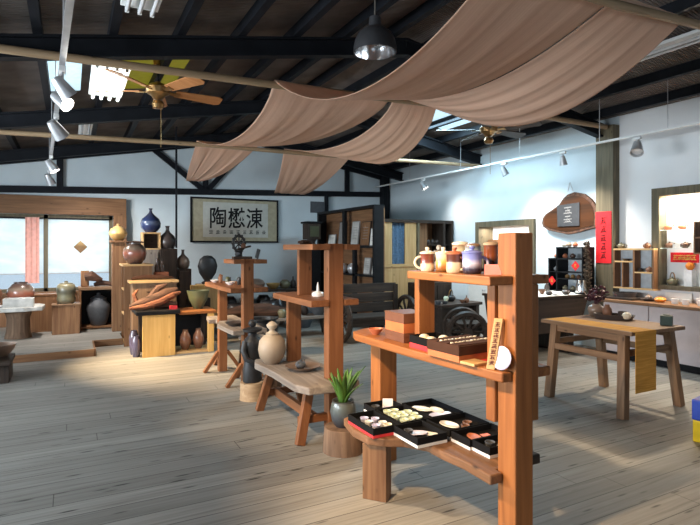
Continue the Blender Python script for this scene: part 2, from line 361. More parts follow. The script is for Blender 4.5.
# right wall, with two lit recesses
def wall_cells(x0, x1, ys, holes, ztop):
    mb = MB()
    cuts = sorted(set([ys[0], ys[1]]+[h[i] for h in holes for i in (0, 1)]))
    for a, b in zip(cuts, cuts[1:]):
        h = [q for q in holes if q[0] <= a+1e-6 and q[1] >= b-1e-6]
        if h: mb.box(x0, x1, a, b, 0, h[0][2]).box(x0, x1, a, b, h[0][3], ztop)
        else: mb.box(x0, x1, a, b, 0, ztop)
    return mb
N1 = (2.7, 4.27, 1.0, 2.2); N2 = (6.52, 7.78, 1.0, 1.9)
ST(wall_cells(WX, WX+.15, (FY, 4.88), [N1], roofz(WX)+.13), 'wall_right', 'wallwhite')
ST(wall_cells(WX, WX+.15, (4.88, WY+.2), [N2], roofz(WX)+.13), 'wall_right_far', 'wallblue')
ST(wall_cells(LX-.15, LX, (FY, WY+.2), [(-3, -.2, .9, 2.2), (.6, 3.4, .9, 2.2), (4.2, 7.0, .9, 2.2)], roofz(LX)+.13), 'wall_left', 'wallblue')
fw = MB(); fw.box(LX, -2.5, FY-.15, FY, 0, 2.9).box(3.2, WX, FY-.15, FY, 0, 3.4)
fw.add([(-2.5, FY, 2.45), (3.44, FY, 2.45), (RIDGE, FY, RZ+.1), (-2.5, FY, roofz(-2.5)+.1)], [(0,1,2,3,4)])
ST(fw, 'wall_front', 'wallblue')
# roof sheets with gaps for the skylights
SKY = [(-.26, .11, 6.1, 7.3, 'sky'), (.40, 1.20, 5.5, 7.3, 'skyyellow'), (4.75, 5.9, 6.3, 7.5, 'sky')]
for nm, xa, xb in (('ceiling', LX-.4, RIDGE), ('ceiling_right', RIDGE, WX+.4)):
    mb = MB(); xs = sorted(set([xa, xb]+[q for s in SKY for q in s[:2] if xa < q < xb])); ys = sorted(set([FY-.3, WY+.4]+[q for s in SKY for q in s[2:4]]))
    for x0, x1 in zip(xs, xs[1:]):
        for y0, y1 in zip(ys, ys[1:]):
            if any(s[0]-.001 <= x0 and x1 <= s[1]+.001 and s[2]-.001 <= y0 and y1 <= s[3]+.001 for s in SKY): continue
            za, zb = roofz(x0)+.13, roofz(x1)+.13
            mb.add([(x0,y0,za), (x1,y0,zb), (x1,y1,zb), (x0,y1,za), (x0,y0,za+.03), (x1,y0,zb+.03), (x1,y1,zb+.03), (x0,y1,za+.03)],
                   [(0,3,2,1), (4,5,6,7), (0,1,5,4), (1,2,6,5), (2,3,7,6), (3,0,4,7)])
    ST(mb, nm, 'roof')
for i, (x0, x1, y0, y1, mt_) in enumerate(SKY):
    za, zb = roofz(x0)+.13, roofz(x1)+.13
    mb = MB().add([(x0,y0,za), (x1,y0,zb), (x1,y1,zb), (x0,y1,za), (x0,y0,za+.02), (x1,y0,zb+.02), (x1,y1,zb+.02), (x0,y1,za+.02)], [(0,3,2,1), (4,5,6,7), (0,1,5,4), (1,2,6,5), (2,3,7,6), (3,0,4,7)])
    ST(mb, 'window_%d' % (i+5), mt_)
tn = 2
def trim(mb, mat, bevel=0):
    global tn; tn += 1; return ST(mb, 'trim_%d' % tn, mat, bevel)
for y in (2.4, 5.09, 7.8, 10.5):                      # steel rafters
    for x0, x1 in ((LX, RIDGE), (RIDGE, WX)):
        mb = MB()
        for dz, h, w in ((-.17, .022, .11), (.0, .022, .11), (-.085, .17, .02)):
            mb.bar((x0, y, roofz(x0)+dz), (x1, y, roofz(x1)+dz), w, h)
        trim(mb, 'steel')
for k in range(-7, 13):                               # purlins
    x = -.24+.575*k
    if LX < x < WX: trim(MB().box(x-.035, x+.035, FY, WY, roofz(x)+.012, roofz(x)+.125), 'steel')
# steel framing on the back wall
by = WY-.05
trim(MB().bar((LX, by, 2.44), (WX, by, 2.83), .08, .12), 'steel')
for x0, x1, z0 in ((-.17, -.17, 2.6), (2.5, 2.5, 2.7), (5.85, 5.85, 2.75)):
    trim(MB().bar((x0, by, z0), (x1, by, roofz(x1)-.02), .11, .06, (0,1,0)), 'steel')
trim(MB().bar((1.38, by, 3.55), (2.45, by, 2.72), .06, .10), 'steel')
trim(MB().bar((2.55, by, 2.72), (3.44, by, 3.75), .06, .10), 'steel')
trim(MB().bar((5.3, by, 2.1), (5.3, by, 2.75), .06, .12), 'steel')
trim(MB().box(WX-.22, WX-.05, WY-.2, WY-.02, 0, roofz(WX)+.05), 'steel')
rk = MB()
for x0, x1 in ((LX, RIDGE), (RIDGE, WX)): rk.bar((x0, by, roofz(x0)-.02), (x1, by, roofz(x1)-.02), .08, .2)
trim(rk, 'steel')
# window bay
trim(MB().box(-3.2, .96, WY-.16, WY-.02, 2.12, 2.45), 'brown_x', .006)
trim(MB().box(.73, .96, WY-.2, WY-.02, .1, 2.12), 'brown_z', .006)
win = MB()
for x in (-2.7, -1.55, -.40, .70): win.box(x-.035, x+.035, WY+.02, WY+.1, .70, 2.12)
win.box(-2.75, .73, WY+.02, WY+.1, .70, .76).box(-2.75, .73, WY+.02, WY+.1, 2.04, 2.12)
ST(win, 'window_1', 'olivewood'); ST(MB().box(-2.7, .7, WY+.055, WY+.06, .72, 2.1), 'window_2', 'glass')
trim(MB().box(-2.9, .9, WY-.14, WY+.12, .66, .70), 'brown_x')
trim(MB().box(-2.9, .72, WY-.10, WY, .096, .66), 'brown_z')
# wooden column on the right wall, recess frames and linings
trim(MB().box(6.86, 7.0, 4.88, 5.16, 0, roofz(6.9)-.02), 'olivewood')
for i, (y0, y1, z0, z1) in enumerate((N1, N2)):
    mb = MB(); w = .10; x0 = 6.94
    D = 7.12 if i == 0 else 7.3; e = .006
    mb.box(x0, D, y0-w, y0+e, z0-.05, z1+w).box(x0, D, y1-e, y1+w, z0-.05, z1+w).box(x0, D, y0+e, y1-e, z1-e, z1+w).box(x0, D, y0+e, y1-e, z0-.05, z0+e)
    ST(mb, 'window_%d' % (i+3), 'olivewood', .004)
    ST(MB().box(D, D+.05, y0-w, y1+w, z0-.05, z1+w), 'wall_niche_%d' % (i+1), 'wallwhite')
ST(MB().box(7.16, 7.299, 6.53, 7.77, 1.007, 1.66), 'trim_60', 'brown_z')
# ------------------------------------------------------------------ counter along the right wall
t = T('counter', 'long low counter with pale fronts and wooden worktop along right wall', 'counter', (0, 0, 0))
MB().box(6.56, 6.98, .2, 4.80, .09, .76).build('body', 'counter', t)
for y0 in (.25, .9, 1.55, 2.2, 2.85, 3.5, 4.15): MB().box(6.535, 6.56, y0+.006, y0+.644, .10, .75).build('door', 'counter', t)
MB().box(6.49, 6.99, .2, 4.82, .76, .80).build('worktop', 'brown_y', t, bevel=.005)
MB().box(6.60, 6.96, .2, 4.80, .0, .09).build('plinth', 'black', t)
# ================================================================== SHELF NEAR THE CAMERA
def dabs(mb, x0, x1, z0, z1, n, seed, th=.0015, w=.12, y=0):
    """n brush written characters stacked from z1 down to z0, in the x-z plane"""
    rnd = random.Random(seed); h = (z1-z0)/n
    for k in range(n):
        cz = z1-h*(k+.5); a = (x1-x0)/2; b = h*.40; cx = (x0+x1)/2; sw = (x1-x0)*w
        for j in range(3):
            zz = cz+b*(.8-.75*j)+rnd.uniform(-.08, .08)*b; l = a*rnd.uniform(.55, .98)
            mb.bar((cx-l, y, zz-.06*b), (cx+l, y, zz+.06*b), th, sw*rnd.uniform(.8, 1.2))
        xx = cx+rnd.uniform(-.3, .3)*a; mb.bar((xx, y, cz+b), (xx, y, cz-b*rnd.uniform(.3, 1)), th, sw, (0,1,0))
        mb.bar((cx-a*.2, y, cz-b*.1), (cx-a*.9, y, cz-b), th, sw, (0,1,0)); mb.bar((cx+a*.2, y, cz-b*.1), (cx+a*.9, y, cz-b), th, sw, (0,1,0))
t = T('display_shelf', 'tall red-brown timber display shelf nearest the camera, carrying mugs and gift boxes', 'shelf', (1.9, 2.5, 0))
def L(mb, dx=1.9, dy=2.5):
    for v in mb.v: v.x -= dx; v.y -= dy
    return mb
L(MB().box(1.90, 2.02, 1.87, 1.99, 0, 1.575)).build('post', 'red_z', t, bevel=.006)
L(MB().box(1.90, 2.04, 3.13, 3.26, 0, .85)).build('post', 'red_z', t, bevel=.006)
L(MB().box(1.90, 2.02, 2.665, 2.715, .90, 1.32)).build('upright', 'red_z', t, bevel=.004)
L(MB().box(1.885, 2.0, 1.996, 2.05, .90, 1.32)).build('upright', 'red_z', t, bevel=.004)
L(MB().box(1.885, 2.0, 1.996, 2.06, .62, .85)).build('bracket', 'red_z', t, bevel=.006)
L(MB().box(2.02, 2.07, 1.88, 1.98, .64, 1.32)).build('bracket', 'red_z', t, bevel=.006)
L(MB().prism([(1.75, 1.885), (1.895, 1.885), (1.895, 1.995), (2.025, 1.995), (2.025, 1.885), (2.15, 1.885), (2.17, 2.72), (2.10, 2.76), (1.80, 2.635), (1.755, 2.58)], 1.32, 1.365)).build('top_shelf', 'red_y', t, bevel=.006)
L(MB().prism([(1.83, 1.885), (1.895, 1.885), (1.895, 1.995), (2.025, 1.995), (2.025, 1.885), (2.16, 1.885), (2.18, 2.5), (2.16, 3.28), (2.08, 3.42), (1.95, 3.43), (1.80, 3.34), (1.76, 3.24), (1.775, 2.6)], .85, .90)).build('middle_shelf', 'red_y', t, bevel=.008)
poly = [(1.815, 1.95), (1.822, 2.15), (1.80, 2.32), (1.80, 2.44), (1.72, 2.56), (1.615, 2.62), (1.55, 2.69), (1.535, 2.85), (1.58, 3.06), (1.7, 3.13), (2.27, 3.13), (2.29, 2.6), (2.27, 2.10), (2.10, 2.08), (2.03, 1.995), (1.895, 1.995), (1.895, 1.95)]
L(MB().prism(poly, .335, .385)).build('bench_board', 'bench', t, bevel=.008)
lg = MB(); lg.prism([(-.05, -.075), (.05, -.075), (.05, .075), (-.05, .075)], 0, .334, Matrix.Translation((1.63-1.9, 2.72-2.5, 0)) @ Matrix.Rotation(R(-50), 4, 'Z') @ Matrix.Rotation(R(90), 4, 'Z'))
lg.build('leg', 'brown_z', t, bevel=.004)
L(MB().bar((1.96, 1.93, .43), (2.11, 1.93, .43), .05, .05)).build('tenon', 'dark_x', t, bevel=.008)

# lidded mugs on its top shelf
def mug(x, y, z, mat, h, r, label, ang, lidmat=None, handle=True, group='lidded mugs on the top shelf'):
    g = T('lidded_mug', label, 'mug', (x, y, z), 0, group)
    MB().lathe([(0,0), (r*.86,0), (r*.95,.006), (r,.02), (r*.97,h*.5), (r*.99,h*.96), (r*1.02,h), (r*.9,h), (r*.88,h*.9), (r*.86,.02), (0,.014)], 28).build('body', mat, g, True)
    l = (lid_knob(MB(), r*.99, h, .3) if handle else MB().lathe([(r*.9, h-.002), (r*1.06, h), (r*1.06, h+.007), (r*.9, h+.013), (r*.3, h+.018), (0, h+.019)], 24)).build('lid', lidmat or mat, g, True)
    if handle:
        a = R(ang); pts = []
        for k in range(11):
            th = R(-90)+R(180)*k/10; rad = r*.93+.034*math.cos(th); pts.append((rad*math.cos(a), rad*math.sin(a), h*.5+h*.33*math.sin(th)))
        MB().tube(pts, .0075, 8).build('handle', mat if mat != 'mugbrown' else 'cream', g, True)
    return g
zt = 1.3655
mug(1.845, 2.505, zt, 'mugbrown', .10, .042, 'brown mug with cream foot and white handle, leftmost of the front row', 150, 'cream')
mug(1.86, 2.375, zt, 'muggold', .10, .043, 'white and amber glazed lidded mug between two brown ones', -28, 'cream')
mug(1.85, 2.265, zt, 'mugdark', .10, .046, 'dark brown mug over a broad cream band, beside the blue mug', -80, 'terracotta')
mug(1.86, 2.135, zt, 'mugblue', .106, .051, 'blue lidded mug with dark foot, next to the pink card', -30, 'mugblue')
mug(2.02, 2.42, zt, 'jarcream', .155, .047, 'tall cream jar with brown rim behind the front row of mugs', 60, 'cream', False)
mug(2.01, 2.30, zt, 'jarblue', .145, .045, 'tall blue jar with brown rim standing right behind the blue mug', 60, 'jarblue', False)
mug(2.0, 2.145, zt, 'jarbrown', .15, .039, 'dark brown glazed jar standing beside the orange post', 60, 'palejar', False)
g = MB()
for k, (dx, dy, dz, q) in enumerate(((0,0,.03,.03), (.02,.012,.075,.02), (-.018,.005,.1,.02), (.005,0,.135,.017), (.03,0,.112,.012))): g.blob((dx, dy, dz), (q, q, q*1.1), .2, 3, 2, k)
S(g, 'figurine', 'greyclay', 'small knobbly grey figurine behind the leftmost mug', 'figurine', (1.97, 2.56, zt), smooth=True)
S(MB().add([(-.04, 0, 0), (.04, 0, 0), (.04, .022, .052), (-.04, .022, .052), (-.04, .044, 0), (.04, .044, 0), (-.039, .003, 0), (.039, .003, 0), (.039, .022, .048), (-.039, .022, .048), (-.039, .041, 0), (.039, .041, 0)],
   [(0,1,2,3), (3,2,5,4), (6,9,8,7), (9,10,11,8), (0,6,7,1), (4,5,11,10)]), 'tent_card', 'pink', 'folded pink tent card in front of the orange post', 'card', (1.865, 1.985, zt), R(-38))

# boxes on the middle shelf
zm = .9005
def giftbox(x, y, z, sx, sy, layers, label, rot=0, name='gift_box', group='gift boxes on the middle shelf'):
    g = T(name, label, 'box', (x, y, z), rot, group); zz = 0
    for nm, h, m_, ins in layers:
        MB().box(-sx/2+ins, sx/2-ins, -sy/2+ins, sy/2-ins, zz, zz+h).build(nm, m_, g, bevel=.002); zz += h
    return g
giftbox(1.95, 2.87, zm, .20, .22, [('base', .035, 'copper', .0), ('lid', .025, 'copper', -.001)], 'flat brown gift box under an orange-and-brown box')
giftbox(1.95, 2.87, zm+.0605, .20, .22, [('base', .062, 'orangecard', .0), ('lid', .062, 'copper', -.002)], 'orange gift box with brown lid, on top of a flat brown box')
def tray(x, y, z, sx, sy, h, m_base, m_wall, label, rot=0, group=None, hb=None, cat='box'):
    g = T('open_box', label, cat, (x, y, z), rot, group); hb = hb or h*.3; w = .006
    MB().box(-sx/2, sx/2, -sy/2, sy/2, 0, hb).build('base', m_base, g, bevel=.001)
    mb = MB().box(-sx/2, sx/2, -sy/2, sy/2, hb, hb+.006)
    for a in ((-sx/2, -sx/2+w, -sy/2, sy/2), (sx/2-w, sx/2, -sy/2, sy/2), (-sx/2+w, sx/2-w, -sy/2, -sy/2+w), (-sx/2+w, sx/2-w, sy/2-w, sy/2)): mb.box(*a, hb+.006, h)
    mb.build('tray', m_wall, g); return g
tray(1.915, 2.545, zm, .20, .20, .075, 'cardred', 'lining', 'open black box with red base holding pale cakes on the middle shelf', 0, 'gift boxes on the middle shelf', .03)
for k, (dx, dy) in enumerate(((-.05, -.05), (.045, -.045), (-.03, .045))):
    S(MB().lathe(sc(BALL, .034, .045)), 'round_cake', 'cream', 'pale round cake inside the red-based black box, '+('nearest the corner', 'on its right side', 'at its far side')[k], 'cake', (1.915+dx, 2.545+dy, zm+.0365), 0, 'pale cakes in the black box', True)
S(MB().lathe(sc(DISH, .045, .02)), 'saucer', 'porcelain', 'small white saucer on the shelf behind the open black box of cakes', 'saucer', (2.10, 2.54, zm), smooth=True)
g = T('sweet_box', 'big dark brown box with orange base and two rows of pale sweets', 'box', (1.935, 2.29, zm), R(4), 'gift boxes on the middle shelf')
MB().box(-.155, .155, -.125, .125, 0, .035).build('base', 'orangecard', g, bevel=.001)
MB().box(-.158, .158, -.128, .128, .035, .085).build('body', 'cocoa', g, bevel=.002)
for xx in (-.085, -.0, .085): MB().box(-.152, .152, xx-.032, xx+.032, .0852, .089).build('panel', 'cocoa', g)
tr = MB()
for k in range(10):
    for xx in (-.043, .043): tr.blob((-.125+.028*k, xx, .089), (.013, .008, .006), .2, 3, 1, k)
tag(tr.build('sweet', 'cream', g, True), kind='stuff')
sg = T('wooden_sign', 'upright pale wooden sign stick with brush writing, leaning on the post', 'sign', (1.838, 1.972, zm), R(-62))
MB().add([(-.022, -.008, 0), (.022, -.008, 0), (.022, .008, 0), (-.022, .008, 0), (.010, .02, .25), (.054, .02, .25), (.054, .036, .25), (.010, .036, .25)], [(3,2,1,0), (4,5,6,7), (0,1,5,4), (1,2,6,5), (2,3,7,6), (3,0,4,7)]).build('board', 'pale_z', sg, bevel=.002)
d = MB(); dabs(d, -.013, .015, .02, .235, 8, 3)
for v in d.v: v.y += -.0095+v.z*.112; v.x += v.z*.128
d.build('lettering', 'ink2', sg)
S(MB().lathe([(0,0), (.052,0), (.058,.008), (.054,.012), (0,.006)], 28, mat=Matrix.Rotation(R(78), 4, 'X')), 'round_plaque', 'lilac', 'round blue-white ceramic disc leaning against the post behind the wooden sign', 'plaque', (1.868, 1.925, zm+.06), R(-82), smooth=True)
S(MB().box(-.055, .055, -.05, .05, 0, .014), 'wooden_coaster', 'pale_x', 'flat square wooden coaster in front of the big brown box', 'coaster', (1.845, 2.10, zm), R(6), bevel=.003)
S(MB().box(-.09, .10, -.045, .045, 0, .006), 'red_envelope', 'cardred', 'flat red envelope lying beside the big brown box', 'envelope', (2.0, 2.105, zm), R(6))
S(MB().lathe(sc(BOWL, .052, .042)), 'small_bowl', 'terracotta', 'small terracotta bowl at the far end of the middle shelf', 'bowl', (1.87, 3.14, zm), smooth=True)

# black-lined open boxes on the bench board
zb = .3855; grp = 'open black sample boxes on the low bench'
def sample(x0, x1, y0, y1, mb_, label, h=.058): return tray((x0+x1)/2, (y0+y1)/2, zb, x1-x0, y1-y0, h, mb_, 'lining', label, 0, grp, .018), Vector(((x0+x1)/2, (y0+y1)/2, zb+.0245))
def bits(c, items):
    for nm, m_, dx, dy, r, h, lab in items:
        mb = MB(); r *= 1.25 if nm != 'tea_cup' else 1.12
        if nm == 'paper_note': mb.box(-r, r, -r*.7, r*.7, 0, .003)
        elif nm == 'spoon_rest': mb.lathe([(0,0), (r*.5,0), (r,.008), (r*.95,.012), (r*.5,.006), (0,.005)], 16, sy=.6)
        else: mb.lathe(sc(CUP if nm == 'tea_cup' else BALL, r, h), 16)
        S(mb, nm, m_, lab, {'tea_cup': 'cup', 'paper_note': 'note', 'spoon_rest': 'dish', 'ceramic_bead': 'ornament'}[nm], (c.x+dx, c.y+dy, c.z), R(35*dx*60), 'samples in the black boxes', nm != 'paper_note')
_, c = sample(1.56, 1.748, 2.645, 2.96, 'cardred', 'open black box on a red base, at the left end of the low bench')
for k, (dx, dy, m_) in enumerate(((-.035, -.09, 'lilac'), (.03, -.06, 'porcelain'), (-.04, -.01, 'porcelain'), (.025, .02, 'lilac'), (-.03, .06, 'lilac'), (.035, -.11, 'cream'))):
    bits(c, [('tea_cup', m_, dx, dy, .024, .03, ('lilac', 'white', 'white', 'lilac', 'lilac', 'cream')[k]+' cup in the red-based box, '+('second nearest the front corner', 'right of the middle', 'left of the middle', 'behind the middle', 'farthest from the camera', 'in the nearest corner')[k])])
_, c = sample(1.765, 1.98, 2.965, 3.12, 'white', 'open black box at the back of the low bench before the far post')
bits(c, [('spoon_rest', 'lilac', .02, -.02, .045, .02, 'pale lilac dish in the box before the far post'), ('tea_cup', 'plate', -.06, .0, .025, .03, 'dark cup in the box before the far post')])
S(MB().box(-.035, .035, -.002, .002, 0, .055, Matrix.Rotation(R(-14), 4, 'X')), 'price_card', 'paper', 'cream card standing up in the box at the back of the low bench', 'card', (1.92, 3.06, zb+.0265), R(-30))
_, c = sample(1.765, 1.98, 2.66, 2.955, 'white', 'open black box filled with pale green cups, mid bench')
k = 0
for dx in (-.06, 0, .06):
    for dy in (-.09, -.03, .03, .09):
        if (dx, dy) == (.06, .09): continue
        k += 1; bits(c, [('tea_cup', 'mint', dx+.008*math.sin(k*2), dy+.008*math.cos(k*3), .026, .034, 'small pale green cup in the box full of green cups')])
_, c = sample(1.70, 1.908, 2.40, 2.643, 'white', 'open black box on a white base at the front corner of the low bench')
bits(c, [('spoon_rest', 'lilac', -.01, .01, .05, .02, 'long lilac dish in the front corner box'), ('paper_note', 'paper', .06, -.02, .032, .03, 'white note in the front corner box'), ('tea_cup', 'plate', -.06, .03, .024, .03, 'dark cup in the front corner box')])
_, c = sample(1.94, 2.245, 2.245, 2.405, 'white', 'open black box second from the tall post on the low bench')
bits(c, [('spoon_rest', 'terracotta', -.05, .0, .05, .02, 'reddish dish in the second box from the tall post'), ('paper_note', 'pink', .04, -.01, .03, .03, 'pale pink note in the second box from the tall post')])
_, c = sample(1.955, 2.245, 2.105, 2.243, 'white', 'open black box nearest the tall post on the low bench')
bits(c, [('tea_cup', 'plate', -.07, .01, .025, .03, 'dark cup in the box nearest the tall post'), ('spoon_rest', 'greyclay', .0, -.02, .035, .02, 'grey dish in the box nearest the tall post'), ('paper_note', 'paper', .06, -.02, .028, .03, 'white note in the box nearest the tall post')])
_, c = sample(1.995, 2.245, 2.66, 3.0, 'white', 'open black box of white shell dishes at the back edge of the low bench')
bits(c, [('spoon_rest', 'porcelain', -.03, .07, .06, .02, 'white shell dish, far left in the back-edge box'), ('spoon_rest', 'cream', .04, .0, .055, .02, 'cream shell dish in the middle of the back-edge box'), ('spoon_rest', 'lilac', .0, -.09, .07, .02, 'long lilac-white shell dish, nearest end of the back-edge box')])
_, c = sample(1.94, 2.245, 2.42, 2.645, 'white', 'open black box of brown and white pieces, mid bench back row')
bits(c, [('spoon_rest', 'porcelain', -.04, .03, .06, .02, 'white dish beside brown pieces on the low bench'), ('tea_cup', 'clay', .05, -.03, .026, .03, 'brown cup beside a white dish on the low bench'), ('tea_cup', 'clay', .0, -.07, .024, .03, 'small brown cup at the near side of the mixed box')])

# ================================================================== POTTED PLANT ON A LOG
S(MB().lathe([(0,0), (.155,0), (.15,.05), (.142,.17), (.135,.178), (0,.18)], 22), 'log_stump', 'bark', 'short bark-covered log stump under the potted plant', 'stump', (1.79, 3.475, 0), smooth=True)
t = T('potted_plant', 'spiky green plant in a dark glazed pot standing on a log stump', 'plant', (1.79, 3.475, .181))
MB().lathe(sc([(0,0), (.6,0), (.85,.2), (1,.55), (.9,.85), (.82,.95), (.86,1), (.76,1), (.72,.9), (.8,.85), (0,.85)], .098, .19)).build('pot', 'plantpot', t, True)
MB().lathe([(0,.155), (.075,.158), (.0,.172)], 16).build('soil', 'dark_x', t, True)
rnd = random.Random(4)
for k in range(17):
    a = k*2.4+rnd.uniform(-.3, .3); ln = rnd.uniform(.2, .33); lean = rnd.uniform(.06, .17); mb = MB(); vs = []; fs = []
    for j in range(7):
        q = j/6; x = .02+lean*q**1.6; z = .16+ln*q-.03*q*q; w = .021*math.sin(math.pi*min(.97, .25+q*.74))+.001; dr = .006*(1-q)
        for s_ in (-1, 0, 1): vs.append((x*math.cos(a)-s_*w*math.sin(a)+dr*(s_ == 0)*math.cos(a), x*math.sin(a)+s_*w*math.cos(a)+dr*(s_ == 0)*math.sin(a), z))
    for j in range(6):
        for s_ in (0, 1): fs.append((j*3+s_, j*3+s_+1, j*3+s_+4, j*3+s_+3))
    lf = mb.add(vs, fs).build('leaf', 'leaf', t, True); sm = lf.modifiers.new('s', 'SOLIDIFY'); sm.thickness = .004

# ================================================================== SECOND SHELF
t = T('display_shelf', 'timber shelf on splayed trestle legs, second from camera, pale lidded jar on its bench', 'shelf', (1.75, 4.2, 0))
def L2(mb): return L(mb, 1.75, 4.2)
def board(x0, x1, y0, y1, z0, z1, px, py0, py1):      # a board with a notch round the post at x>=px
    return MB().prism([(x0, y0), (px[0]-.004, y0), (px[0]-.004, py1+.004), (px[1]+.004, py1+.004), (px[1]+.004, y0), (x1, y0), (x1, y1), (x0+.03, y1), (x0, y1-.03)], z0, z1)
P2 = (1.80, 1.93)
L2(MB().box(1.80, 1.93, 3.74, 3.835, .0, 1.535)).build('post', 'rust_z', t, bevel=.005)
L2(board(1.64, 2.06, 3.70, 4.36, 1.485, 1.53, P2, 3.74, 3.835)).build('top_shelf', 'rust_y', t, bevel=.005)
L2(MB().box(1.75, 1.87, 4.23, 4.28, 1.09, 1.485)).build('upright', 'rust_z', t, bevel=.004)
L2(board(1.64, 2.06, 3.72, 4.62, 1.04, 1.09, P2, 3.74, 3.835)).build('middle_shelf', 'rust_y', t, bevel=.005)
L2(MB().box(1.75, 1.88, 4.49, 4.54, .465, 1.04)).build('upright', 'rust_z', t, bevel=.004)
L2(MB().prism([(1.50, 3.72), (1.56, 3.58), (1.796, 3.56), (1.796, 3.839), (1.934, 3.839), (1.934, 3.58), (2.0, 3.6), (2.0, 4.70), (1.9, 4.76), (1.52, 4.74), (1.47, 4.6), (1.50, 4.2)], .405, .465)).build('bench_board', 'grey_y', t, bevel=.01)
for y0, yb in ((4.60, 4.68), (3.76, 3.71)):
    for xa, xb in ((1.64, 1.54), (1.86, 1.97)):
        L2(MB().bar((xa, y0+(.08 if y0 < 4 and xa > 1.7 else 0), .41), (xb, yb+(.12 if y0 < 4 and xa > 1.7 else 0), .0), .07, .055, (0,1,0))).build('leg', 'rust_z', t, bevel=.004)
    L2(MB().bar((1.56, yb+(.08 if y0 < 4 else 0), .16), (1.94, yb+(.08 if y0 < 4 else 0), .16), .035, .06)).build('crosspiece', 'rust_x', t, bevel=.003)
L2(MB().bar((1.70, 3.80, .16), (1.70, 4.66, .16), .045, .075)).build('stretcher', 'rust_y', t, bevel=.004)
g = T('lidded_jar', 'round pale beige jar with knobbed lid on the weathered bench', 'jar', (1.60, 4.50, .4655))
MB().lathe(sc([(0,0), (.5,0), (.55,.03), (.88,.22), (1,.5), (.92,.78), (.6,.96), (.35,1), (0,1)], .125, .26), 28).build('body', 'palejar', g, True)
MB().lathe([(.055,.257), (.058,.27), (.03,.285), (.022,.30), (.045,.325), (.05,.345), (.03,.365), (0,.38)], 20).build('lid', 'palejar', g, True)
S(MB().lathe(sc(DISH, .15, .04), 28), 'serving_plate', 'tenmoku', 'wide dark glazed plate on the weathered trestle bench', 'plate', (1.74, 4.13, .4655), smooth=True)
def teapot(x, y, z, r, mat, label, ang=0, bail=False, group=None, cat='teapot', lidm=None):
    g = T('teapot', label, cat, (x, y, z), R(ang), group)
    MB().lathe(sc([(0,0), (.6,0), (.65,.05), (.95,.35), (1,.55), (.85,.85), (.5,1), (0,1)], r, r*1.25), 20).build('body', mat, g, True)
    MB().lathe([(r*.52, r*1.2), (r*.54, r*1.28), (r*.3, r*1.38), (r*.14, r*1.42), (r*.2, r*1.55), (0, r*1.66)], 14).build('lid', lidm or mat, g, True)
    MB().tube([(r*.8,0,r*.5), (r*1.25,0,r*.7), (r*1.5,0,r*1.05), (r*1.75,0,r*1.2)], [r*.24, r*.2, r*.13, r*.1], 8).build('spout', mat, g, True)
    if bail: pts = [(r*.8*math.cos(R(q)), 0, r*1.0+r*1.35*math.sin(R(q))) for q in range(0, 181, 15)]
    else: pts = [(-r*.8+-r*.75*math.sin(R(q)), 0, r*.65+r*.5*math.cos(R(q))) for q in range(0, 181, 18)]
    MB().tube(pts, r*.1, 6).build('handle', mat if not bail else 'brass', g, True)
    return g
teapot(1.73, 4.15, .4800, .045, 'plate', 'tiny dark teapot standing in the wide plate', 40)
S(MB().lathe([(0,0), (.05,0), (.055,.02), (.045,.035), (.012,.045), (.009,.09), (.002,.12), (0,.12)], 16), 'incense_holder', 'porcelain', 'white spired incense holder on the middle board beside the post', 'incense holder', (1.86, 4.08, 1.0905), smooth=True)
S(MB().blob((0,0,.02), (.10,.05,.02), .25, 2, 3, 5), 'root_carving', 'drift', 'flat twisted root carving on the top board of the second shelf', 'carving', (1.78, 4.16, 1.528), R(40), smooth=True)

# ================================================================== THIRD SHELF
t = T('display_shelf', 'narrow timber shelf farthest of the three, with a wheel sculpture on top', 'shelf', (1.7, 6.0, 0))
def L3(mb): return L(mb, 1.7, 6.0)
P3 = (1.65, 1.765)
L3(MB().box(1.65, 1.765, 5.55, 5.65, 0, 1.38)).build('post', 'rust_z', t, bevel=.005)
L3(MB().box(1.59, 1.69, 6.36, 6.45, 0, 1.02)).build('post', 'rust_z', t, bevel=.005)
L3(board(1.53, 1.90, 5.50, 5.95, 1.33, 1.375, P3, 5.55, 5.65)).build('top_shelf', 'rust_y', t, bevel=.004)
L3(board(1.50, 1.92, 5.52, 6.76, 1.02, 1.07, P3, 5.55, 5.65)).build('middle_shelf', 'rust_y', t, bevel=.004)
L3(MB().prism([(1.52, 5.5), (1.646, 5.5), (1.646, 5.654), (1.769, 5.654), (1.769, 5.5), (1.9, 5.5), (1.9, 6.85), (1.55, 6.86), (1.50, 6.5), (1.585, 6.5), (1.585, 6.455), (1.694, 6.455), (1.694, 6.355), (1.585, 6.355), (1.5, 6.1)], .57, .62)).build('bench_board', 'grey_y', t, bevel=.006)
for yy, sx in ((6.40, 1.59), (5.60, 1.65)):
    for s_ in (-1, 1):
        px = sx if s_ < 0 else sx+.11
        L3(MB().bar((px, yy, .24), (px+s_*.17, yy, 0), .04, .05, (0,1,0))).build('brace', 'rust_z', t, bevel=.003)
    L3(MB().bar((sx+.05, yy+.06, .25), (sx+.05, yy+.40, 0), .04, .05)).build('brace', 'rust_z', t, bevel=.003)
g = T('wheel_sculpture', 'dark cog-wheel sculpture with a perched bird on the top board of the far shelf', 'sculpture', (1.68, 5.74, 1.3755))
MB().prism([(-.1,-.05), (.11,-.06), (.12,.05), (-.09,.06)], 0, .03).build('base', 'dark_x', g, bevel=.005)
wl = MB(); RM = Matrix.Rotation(R(28), 4, 'Z')
wl.tube([RM @ Vector((-.035+.085*math.cos(q*math.pi/10), 0, .175+.085*math.sin(q*math.pi/10))) for q in range(20)], .016, 6, True)
for q in range(12): a = q*math.pi/6; wl.blob(RM @ Vector((-.035+.1*math.cos(a), 0, .175+.1*math.sin(a))), (.013,.013,.013), .1, 2, 1, q)
